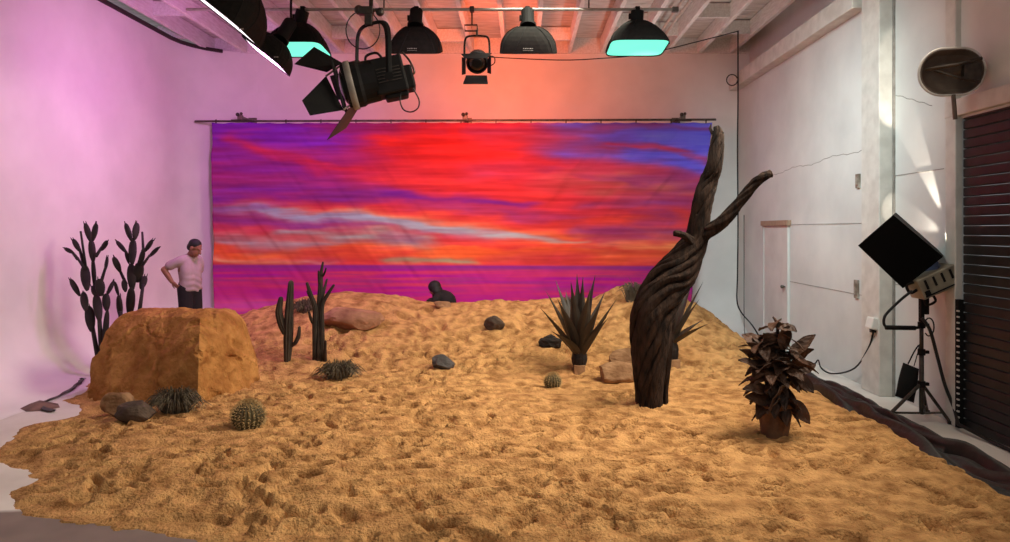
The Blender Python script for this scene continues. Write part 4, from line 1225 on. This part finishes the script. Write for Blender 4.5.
g = G(); g.tube(smooth_path([bc + Rb @ Vector(q) for q in ((-0.20, -0.05, 0.08), (-0.27, -0.05, 0.08), (-0.27, -0.05, 0.0), (-0.20, -0.05, 0.0))], 4), 0.014, 6)
g.tube(smooth_path([bc + Rb @ Vector(q) for q in ((-0.17, -0.05, -0.10), (-0.17, -0.05, -0.17), (-0.08, -0.05, -0.17), (-0.08, -0.05, -0.10))], 4), 0.012, 6); g.build('grab_handle', M_bmetal, lh)
g = G(); g.box(st(921.5, 302, LY - 0.02), (0.035, 0.05, 0.38)); g.box(st(926, 302, LY + 0.02), (0.045, 0.04, 0.24)); g.build('bracket', M_bmetal, lh, bevel=0.005)
g = G(); g.tube(smooth_path([st(912, 291, 6.6), st(904, 297, 6.6), st(893, 307, 6.6), st(885, 316, 6.6), st(884, 324, 6.6), st(887, 327.5, 6.6)], 5), 0.013, 7)
g.build('head_cable', M_rubber, lh, smooth=True)
g = G(); g.tube(smooth_path([st(922, 318, 6.62), st(930, 330, 6.6), st(937, 355, 6.6), st(945, 385, 6.6), st(954, 408, 6.58), st(958, 424, 6.4)], 5) + [Vector((4.05, 6.0, 0.02)), Vector((4.02, 5.0, 0.02))], 0.016, 7)
tag(g.build('power_cable', M_rubber, smooth=True), 'thick black cable dropping from the hooded lamp to the floor by the stand', 'cable')
g = G(); g.tube([st(929 + 5 * math.cos(a), 327 + 9 * math.sin(a), 6.68) for a in np.linspace(-2.6, 2.4, 14)], 0.007, 5); g.build('cable_loop', M_rubber, lh, smooth=True)
# sandbag slung on the stand
sg = thing('sandbag', 'black sandbag hanging on the tripod stand against the wall', 'sandbag', st(908, 402, 6.9))
g = G(); P = []
q = [st(903, 362.5, 6.86), st(919, 369, 6.86), st(914, 403, 6.86), st(895, 396, 6.86)]
rows = []
for i in range(9):
    v = i / 8
    l = q[0].lerp(q[3], v); r = q[1].lerp(q[2], v); bul = 0.06 * math.sin(PI * (0.12 + 0.83 * v))
    c = (l + r) / 2; h_ = (r - l) / 2
    rows.append([c + h_ * math.cos(a) * 1.0 + Vector((0, 1, 0)) * bul * math.sin(a) for a in [2 * PI * j / 16 for j in range(16)]])
g.loft(rows); g.build('bag', mat('black_cordura', (12, 10, 10), 0.9, (18, 15, 14), 20), sg, smooth=True)
g = G(); g.tube(smooth_path([st(908, 364, 6.86), st(914, 352, 6.80), st(919, 345, 6.72), st(918, 352, 6.82), st(914, 366, 6.86)], 4), 0.010, 5, flat=0.4); g.build('strap', M_black, sg)

# ------------------------------------------------------------------ wall fittings on the right
ob = thing('wall_outlet', 'white socket box with a plug on the pilaster by the floor', 'outlet', at(876, 348, 7.68))
g = G(); g.box((XR - 0.12, 7.80, 0.80), (0.10, 0.15, 0.13), Matrix.Rotation(0.25, 3, 'Y')); g.build('cover', mat('white_plastic', (232, 228, 220), 0.5, (224, 220, 212), 9), ob, bevel=0.012)
g = G(); g.box((XR - 0.075, 7.84, 0.72), (0.06, 0.12, 0.12)); g.build('back_box', M_trim, ob, bevel=0.006)
g = G(); g.box((XR - 0.12, 7.80, 0.725), (0.06, 0.06, 0.05)); g.build('plug', M_rubber, ob, bevel=0.006)
g = G(); g.tube(smooth_path([(XR - 0.12, 7.80, 0.70), (XR - 0.10, 7.95, 0.5), (XR - 0.09, 8.3, 0.2), (XR - 0.12, 8.8, 0.03), (XR - 0.10, 9.2, 0.02), (XR - 0.08, 9.35, 0.10), (XR - 0.10, 9.5, 0.02), (XR - 0.12, 10.2, 0.02), (XR - 0.15, 10.9, 0.02), (XR - 0.12, 11.6, 0.02)], 5), 0.010, 6)
tag(g.build('extension_cord', M_rubber, smooth=True), 'black cord from the socket box along the foot of the right wall', 'cord')
for (px, py, hh, lab) in ((857.5, 218, 0.22, 'small grey plate on the right wall, level with the top of the black hood'), (859, 181, 0.17, 'small stained plate on the right wall, high beside the pilaster')):
    Y = XR * F / (px - CX); z = EYE - (py - CY) * Y / F if py < 200 else EYE - (289 - CY) * Y / F
    g = G(); g.box((XR - 0.012, Y, z), (0.028, 0.09, hh)); g.box((XR - 0.03, Y, z), (0.014, 0.05, hh * 0.6))
    tag(g.build('wall_plate', mat('stained_grey_plate', (176, 166, 154), 0.6, (120, 104, 90), 9), bevel=0.004), lab, 'wall plate', 'plates on the right wall')
# oval pan fixture high on the right, cut by the picture edge
pf = thing('wall_fixture', 'brown oval pan-shaped fixture high on the right wall above the lamp', 'fixture', at(958, 72, 6.3))
pcn = at(951, 72, 6.2); Rp = frame((-0.16, -0.97, -0.12), (0, 0, 1))
def oval(w, h, z, n=40):
    out = []
    for j in range(n):
        a = 2 * PI * j / n; ca, sa = math.cos(a), math.sin(a)
        r = h; xs_ = (w - h) * (1 if ca > 0 else -1)
        out.append(pcn + Rp @ Vector((xs_ + r * ca, r * sa, z)))
    return out
M_pan = mat('weathered_brown_pan', (122, 104, 88), 0.6, (88, 72, 60), 5, 6)
g = G(); g.loft([oval(0.272, 0.205, 0.0), oval(0.272, 0.205, 0.02), oval(0.255, 0.19, 0.02), oval(0.225, 0.15, -0.04), oval(0.14, 0.09, -0.07)], False, True); g.loft([oval(0.272, 0.205, 0.0), oval(0.225, 0.155, -0.07), oval(0.14, 0.09, -0.09)], False, True); g.build('pan', M_pan, pf, smooth=False)
g = G(); ov = oval(0.272, 0.205, 0.012); g.tube(ov + [ov[0]], 0.012, 6); g.build('pale_rim', M_trim, pf, smooth=True)
g = G(); g.tube([pcn + Rp @ Vector(q) for q in ((-0.20, 0.03, -0.02), (0.0, 0.05, 0.12), (0.20, 0.10, 0.10))], 0.018, 6); g.tube([pcn + Rp @ Vector(q) for q in ((-0.12, 0.02, -0.04), (0.02, -0.06, 0.10), (0.2, -0.10, 0.10))], 0.014, 6); g.box(pcn + Rp @ Vector((0.14, 0.0, 0.06)), (0.14, 0.16, 0.06), Rp); g.build('arm', M_dmetal, pf)
g = G(); g.tube([pcn + Rp @ Vector((0, 0, -0.08)), Vector((XN - 0.01, pcn.y + 0.05, pcn.z))], 0.025, 8); g.build('mount', M_pan, pf)
g = G(); g.tube([pcn + Vector((0.02, 0, -0.2)), pcn + Vector((0.05, 0.02, -0.42))], 0.018, 6); g.build('hanging_rod', M_pan, pf)

# ------------------------------------------------------------------ people
M_skin = mat('warm_skin', (150, 100, 78), 0.6, (138, 90, 70), 6)
M_hair = mat('black_hair', (18, 14, 13), 0.7, (10, 8, 8), 30, bump=0.4, bscale=80)
M_shirt = mat('pale_pink_grey_tee', (176, 152, 154), 0.9, (160, 138, 142), 5, bump=0.3, bscale=14, bdist=0.015)
M_pant = mat('black_trousers', (24, 18, 20), 0.9, (16, 12, 14), 6, bump=0.3, bscale=14)
M_shoe = mat('dark_shoe', (30, 26, 26), 0.7, (20, 18, 18), 6)
M_dtop = mat('black_hooded_top', (26, 18, 18), 0.9, (16, 12, 12), 6, bump=0.3, bscale=14)


def limb(g, pts, rad, n=14):
    P = smooth_path(pts, 5); R = np.interp(np.linspace(0, len(rad) - 1, len(P)), range(len(rad)), rad)
    g.tube(P, list(R), n); g.ell(P[0], R[0] * 0.99, nu=n); g.ell(P[-1], R[-1] * 0.99, nu=n)


def remesh(g, name, m, parent, vox, it=4, origin=None):
    o = g.build('tmp', m, None, origin=ORG[parent.name], fix=True)
    md = o.modifiers.new('r', 'REMESH'); md.mode = 'VOXEL'; md.voxel_size = vox
    sm = o.modifiers.new('s', 'SMOOTH'); sm.factor = 0.5; sm.iterations = it
    dg = bpy.context.evaluated_depsgraph_get(); dg.update()
    me = bpy.data.meshes.new_from_object(o.evaluated_get(dg)); me.name = name
    me.polygons.foreach_set('use_smooth', [True] * len(me.polygons))
    om = o.data
    bpy.data.objects.remove(o); bpy.data.meshes.remove(om)
    if not me.materials: me.materials.append(m)
    o2 = bpy.data.objects.new(name, me); COL.objects.link(o2)
    o2.parent = parent; ORG[o2.name] = ORG[parent.name]
    return o2


def hand(g, wrist, d, palmn, s=1.0, curl=0.5):
    """palm, four unequal bent fingers and a side thumb"""
    d = d.normalized(); n = (palmn - d * palmn.dot(d)).normalized(); sd_ = d.cross(n)
    c = wrist + d * 0.045 * s
    R = Matrix((sd_, n, d)).transposed()
    g.ell(c, (0.040 * s, 0.017 * s, 0.052 * s), R)
    for k, (off, ln) in enumerate(((-0.028, 0.070), (-0.010, 0.080), (0.009, 0.075), (0.026, 0.060))):
        b0 = c + d * 0.040 * s + sd_ * off * s
        p1 = b0 + (d * math.cos(curl * .5) + n * math.sin(curl * .5)) * ln * .5 * s
        p2 = p1 + (d * math.cos(curl * 1.4) + n * math.sin(curl * 1.4)) * ln * .5 * s
        limb(g, [b0 - d * 0.015, b0, p1, p2], [0.0095 * s, 0.0095 * s, 0.0088 * s, 0.0075 * s], 8)
    t0 = c - sd_ * 0.032 * s - d * 0.012 * s
    limb(g, [t0, t0 + (d * 0.6 - sd_ * 0.7 + n * 0.2) * 0.035 * s, t0 + (d * 1.0 - sd_ * 0.75 + n * 0.4) * 0.055 * s], [0.012 * s, 0.010 * s, 0.0085 * s], 8)


def head(g, c, fwd, up, s=1.0):
    """skull, jaw, nose, brow, lips and ears around centre c"""
    f = fwd.normalized(); u = (up - f * up.dot(f)).normalized(); r = f.cross(u)
    R = Matrix((r, f, u)).transposed()
    L_ = lambda x, y, z: c + R @ Vector((x * s, y * s, z * s))
    g.ell(L_(0, -0.012, 0.03), (0.074 * s, 0.094 * s, 0.088 * s), R, 18, 12)
    g.ell(L_(0, 0.025, -0.045), (0.056 * s, 0.062 * s, 0.075 * s), R, 16, 10)
    g.ell(L_(0, 0.058, -0.098), (0.026 * s, 0.024 * s, 0.020 * s), R)
    limb(g, [L_(0, 0.086, 0.012), L_(0, 0.100, -0.018), L_(0, 0.108, -0.036)], [0.010 * s, 0.013 * s, 0.016 * s], 8)
    for x in (-0.03, 0.03):
        g.ell(L_(x, 0.078, 0.020), (0.020 * s, 0.012 * s, 0.009 * s), R)
    g.ell(L_(0, 0.082, -0.065), (0.024 * s, 0.012 * s, 0.008 * s), R); g.ell(L_(0, 0.080, -0.078), (0.021 * s, 0.012 * s, 0.008 * s), R)
    for x in (-0.076, 0.076):
        g.ell(L_(x, -0.012, -0.008), (0.011 * s, 0.020 * s, 0.034 * s), R)
    return R, L_


# standing person
Yp = 9.75
pr = Vector(((189.5 - CX) * Yp / F, Yp, 0.0)); pr.z = gz(pr.x, pr.y)
per = thing('person', 'standing person in pale tee and dark trousers behind the boulder, hand on hip, looking down', 'person', pr)
ang = math.radians(25); Ff = Vector((math.cos(ang), -math.sin(ang), 0)); Rr = Vector((-math.sin(ang), -math.cos(ang), 0))
HS = (EYE - (240 - CY) * Yp / F - pr.z) / 1.665
def B3(r, f, u): return pr + (Rr * r + Ff * f + Vector((0, 0, u))) * HS
g = G()
for sgn in (1, -1):
    limb(g, [B3(.09 * sgn, 0, .90), B3(.10 * sgn, .03, .50), B3(.10 * sgn, 0, .09)], [.085, .058, .040]); limb(g, [B3(.10 * sgn, 0, .10), B3(.10 * sgn, 0.03, .04), B3(.105 * sgn, .14, .035)], [.042, .04, .034])
    limb(g, [B3(.06 * sgn, 0, .86), B3(.055 * sgn, .01, 1.0), B3(.075 * sgn, 0, 1.2), B3(.07 * sgn, 0, 1.33)], [.10, .092, .10, .08])
    limb(g, [B3(0, 0, 1.36), B3(.155 * sgn, -.01, 1.35)], [.07, .052])
limb(g, [B3(0, -.01, 1.38), B3(0, .045, 1.44), B3(0, .085, 1.50)], [.058, .052, .052])
hf = (Vector((1, -0.10, -0.50))).normalized()
Rh, Lh = head(g, B3(0, .125, 1.535), hf, Vector((0.4, 0, 1)), HS * 1.1)
E_, W_ = B3(.315, -.185, 1.205), B3(.235, -.105, 1.01)
limb(g, [B3(.16, -.01, 1.335), B3(.235, -.11, 1.28), E_], [.048, .040, .038])
limb(g, [E_, E_ * .5 + W_ * .5, W_], [.041, .038, .027])
hand(g, W_, (B3(.20, -.02, .93) - W_), -Rr, HS, 0.5)
limb(g, [B3(-.17, 0, 1.35), B3(-.21, -.02, 1.22), B3(-.235, -.09, 1.10)], [.052, .046, .040])
limb(g, [B3(-.235, -.09, 1.10), B3(-.225, -.05, 1.02), B3(-.20, -.01, .94)], [.041, .038, .027])
hand(g, B3(-.20, -.01, .94), (B3(-.19, .01, .84) - B3(-.20, -.01, .94)), Rr, HS, 0.5)
remesh(g, 'body', M_skin, per, 0.0075, 3)
g = G()
for sgn in (1, -1):
    limb(g, [B3(.062 * sgn, .012, .905), B3(.052 * sgn, .02, 1.02), B3(.065 * sgn, .01, 1.2), B3(.06 * sgn, 0, 1.325)], [.112, .108, .108, .088], 18)
    limb(g, [B3(0, -.005, 1.35), B3(.155 * sgn, -.01, 1.338)], [.094, .072])
limb(g, [B3(.16, -.01, 1.335), B3(.21, -.07, 1.30), B3(.255, -.125, 1.265)], [.070, .066, .066]); limb(g, [B3(-.16, 0, 1.335), B3(-.195, -.01, 1.26), B3(-.222, -.055, 1.17)], [.070, .064, .064])
sh = remesh(g, 'tee_shirt', M_shirt, per, 0.012, 4)
for v in sh.data.vertices:
    q = v.co
    k = max(0.0, 1.25 - (q.z / HS)) * 3
    v.co = q + Vector((1, -.4, 0)).normalized() * (0.005 * k * math.sin(q.z * 75 + q.x * 22 + 2 * math.sin(q.y * 20)))
g = G()
for sgn in (1, -1):
    limb(g, [B3(.06 * sgn, 0.0, .95), B3(.06 * sgn, 0.0, .84)], [.108, .112], 16)
    limb(g, [B3(.08 * sgn, 0, .90), B3(.10 * sgn, .03, .50), B3(.10 * sgn, 0, .07)], [.108, .085, .068])
remesh(g, 'trousers', M_pant, per, 0.012, 4)
hs = HS * 1.1
g = G(); g.ell(Lh(0, -0.024, 0.048), (0.082 * hs, 0.096 * hs, 0.084 * hs), Rh, 18, 12); g.ell(Lh(0, -0.062, 0.0), (0.074 * hs, 0.056 * hs, 0.07 * hs), Rh, 16, 10)
remesh(g, 'hair', M_hair, per, 0.012, 2)
for sgn in (1, -1):
    g = G(); limb(g, [B3(.10 * sgn, -.04, .035), B3(.10 * sgn, .05, .035), B3(.105 * sgn, .16, .03)], [.046, .05, .042]); remesh(g, 'shoe', M_shoe, per, 0.014, 2)

# crouching person behind the crest
Yq = 11.75
qx = (441 - CX) * Yq / F
qr = Vector((qx, Yq, gz(qx, Yq)))
cp = thing('person', 'crouching dark-haired person in black behind the dune crest, back turned and head bowed', 'person', qr)
def C3(x, y, z): return qr + Vector((x, y, z))
zt = EYE - (282 - CY) * Yq / F - qr.z          # head top above the ground there
g = G()
sh_ = C3(-0.03, 0.02, zt - 0.24); hp = C3(0.10, 0.0, 0.20); hd = C3(-0.115, 0.0, zt - 0.105)
limb(g, [hp, (hp + sh_) / 2 + Vector((0.06, -0.03, 0.03)), sh_], [.13, .14, .11]); limb(g, [sh_, hd], [.06, .055])
R2, L2 = head(g, hd, Vector((-0.75, 0.5, -0.35)), Vector((0, 0, 1)))
for sgn in (1, -1):
    o_ = Vector((0, 0.13 * sgn, 0))
    limb(g, [hp + o_ * .7, C3(-0.18, 0.0, 0.30) + o_, C3(-0.10, 0.0, 0.06) + o_], [.085, .06, .042]); limb(g, [C3(-0.10, 0, 0.04) + o_, C3(-0.26, 0, 0.035) + o_], [.04, .032])
    limb(g, [sh_ + o_ * 1.2, C3(-0.08, 0, 0.36) + o_ * 1.4, C3(-0.20, 0, 0.22) + o_ * 0.8], [.055, .042, .028]); hand(g, C3(-0.20, 0, 0.22) + o_ * 0.8, Vector((-0.3, 0, -0.9)), Vector((1, 0, 0)))
remesh(g, 'body', M_skin, cp, 0.009, 3)
g = G(); limb(g, [hp, (hp + sh_) / 2 + Vector((0.06, -0.03, 0.03)), sh_], [.15, .165, .125], 18)
for sgn in (1, -1):
    o_ = Vector((0, 0.13 * sgn, 0)); limb(g, [sh_ + o_, C3(-0.08, 0, 0.36) + o_ * 1.4, C3(-0.19, 0, 0.24) + o_ * 0.9], [.078, .062, .048])
remesh(g, 'hooded_top', M_dtop, cp, 0.014, 4)
g = G()
for sgn in (1, -1):
    o_ = Vector((0, 0.13 * sgn, 0)); limb(g, [hp + o_ * .6, C3(-0.18, 0.0, 0.30) + o_, C3(-0.10, 0.0, 0.07) + o_], [.12, .085, .065])
limb(g, [hp + Vector((0, -.08, 0)), hp + Vector((0, .08, 0))], [.135, .135])
remesh(g, 'trousers', M_pant, cp, 0.014, 4)
g = G(); g.ell(L2(0, -0.018, 0.025), (0.105, 0.115, 0.105), R2, 18, 12); g.ell(L2(0, -0.055, -0.06), (0.10, 0.08, 0.11), R2, 16, 10); remesh(g, 'hair', M_hair, cp, 0.013, 2)
for sgn in (1, -1):
    o_ = Vector((0, 0.13 * sgn, 0)); g = G(); limb(g, [C3(-0.07, 0, 0.035) + o_, C3(-0.27, 0, 0.03) + o_], [.05, .042]); remesh(g, 'shoe', M_shoe, cp, 0.014, 2)

# ------------------------------------------------------------------ lights
def area(name, loc, target, size, power, color, sy=None, spread=180):
    l = bpy.data.lights.new(name, 'AREA'); l.energy = power; l.color = color; l.size = size
    if sy: l.shape = 'RECTANGLE'; l.size_y = sy
    l.spread = math.radians(spread)
    o = bpy.data.objects.new(name, l); COL.objects.link(o); o.location = loc
    d = Vector(target) - Vector(loc); o.rotation_euler = d.to_track_quat('-Z', 'Y').to_euler()
    return o


def spot(name, loc, target, deg, power, color, blend=0.4, r=0.05):
    l = bpy.data.lights.new(name, 'SPOT'); l.energy = power; l.color = color; l.spot_size = math.radians(deg); l.spot_blend = blend; l.shadow_soft_size = r
    o = bpy.data.objects.new(name, l); COL.objects.link(o); o.location = loc
    d = Vector(target) - Vector(loc); o.rotation_euler = d.to_track_quat('-Z', 'Y').to_euler()
    return o


LIGHTS = {
    'overhead_key_light': (area, ((3.0, 6.4, 4.9), (-1.4, 6.9, 0), 2.3, None, None, None, 108), 225, (1, 0.89, 0.73)),
    'front_fill_light': (area, ((2.6, 1.4, 4.6), (-1.0, 6.5, 0.0), 2.0, None, None, None, 100), 28, (1, 0.93, 0.82)),
    'pink_wash_high': (area, (at(206, 18, 8.0), (-6.1, 9.0, 1.2), 0.9), 8, (1, 0.35, 0.95)),
    'pink_wash_low': (area, (at(260, 61, 8.85), (-5.9, 12.2, 2.2), 0.5), 84, (1, 0.35, 1.0)),
    'orange_wash_centre': (area, (at(492, 50, 9.9), (-0.4, 13.1, 4.25), 0.7, None, None, None, 130), 57, (1, 0.14, 0.04)),
    'backdrop_wash': (area, ((-0.2, 6.6, 4.9), (-0.4, 12.5, 1.7), 3.0, None, None, 0.8, 50), 22, (1, 0.75, 0.85)),
    'added_cool_fill_right': (area, ((1.0, 6.4, 4.9), (4.1, 10.0, 1.9), 1.4, None, None, None, 80), 66, (0.74, 0.94, 0.96)),  # added cool fill to whiten the right wall, no window behind it
    'dune_wash': (area, ((0.5, 9.3, 4.9), (-0.6, 10.3, 0), 1.4, None, None, None, 80), 36, (0.95, 0.95, 0.78)),
    'added_ceiling_fill_right': (spot, ((1.9, 10.9, 3.5), (1.9, 10.9, 6.0), 115), 42, (1, 0.95, 0.9)),  # added to brighten the boards on the right, has no fixture
    'added_ceiling_fill_centre': (spot, ((-1.4, 10.9, 3.5), (-1.4, 10.9, 6.0), 115), 22, (1, 0.92, 0.9)),  # second added upward fill, weaker, likewise without a fixture
    'lamp_leak_wedge': (spot, ((4.03, 6.62, 1.78), (4.12, 7.35, 1.98), 20), 30, (1.0, 0.93, 0.8)),
    'lamp_leak_streak': (spot, ((4.05, 6.66, 1.75), (4.125, 7.85, 3.65), 17), 230, (1, 0.93, 0.8)),
}
for nm_, (fn_, ar_, en_, co_) in LIGHTS.items():
    if fn_ is area: area(nm_, *ar_[:3], en_, co_, *(ar_[5:] if len(ar_) > 5 else ()))
    else: spot(nm_, *ar_, en_, co_, 0.3, 0.02)

w = bpy.data.worlds.new('World'); SC.world = w; w.use_nodes = True
bg = w.node_tree.nodes['Background']; bg.inputs[0].default_value = (0.92, 0.97, 1.0, 1); bg.inputs[1].default_value = 0.27

# ------------------------------------------------------------------ camera
cam = bpy.data.cameras.new('camera'); co = bpy.data.objects.new('camera', cam); COL.objects.link(co)
co.location = (0, 0, EYE); co.rotation_euler = (PI / 2, 0, 0)
cam.sensor_width = 36; cam.lens = F / 1010 * 36
cam.shift_x = (505 - CX) / 1010; cam.shift_y = (CY - 271) / 1010
cam.clip_end = 100
SC.camera = co
SC.view_settings.view_transform = 'Standard'; SC.view_settings.look = 'None'
SC.view_settings.exposure = 0; SC.view_settings.gamma = 1; SC.view_settings.use_curve_mapping = False
SC.cycles.use_denoising = True
SC.cycles.max_bounces = 6
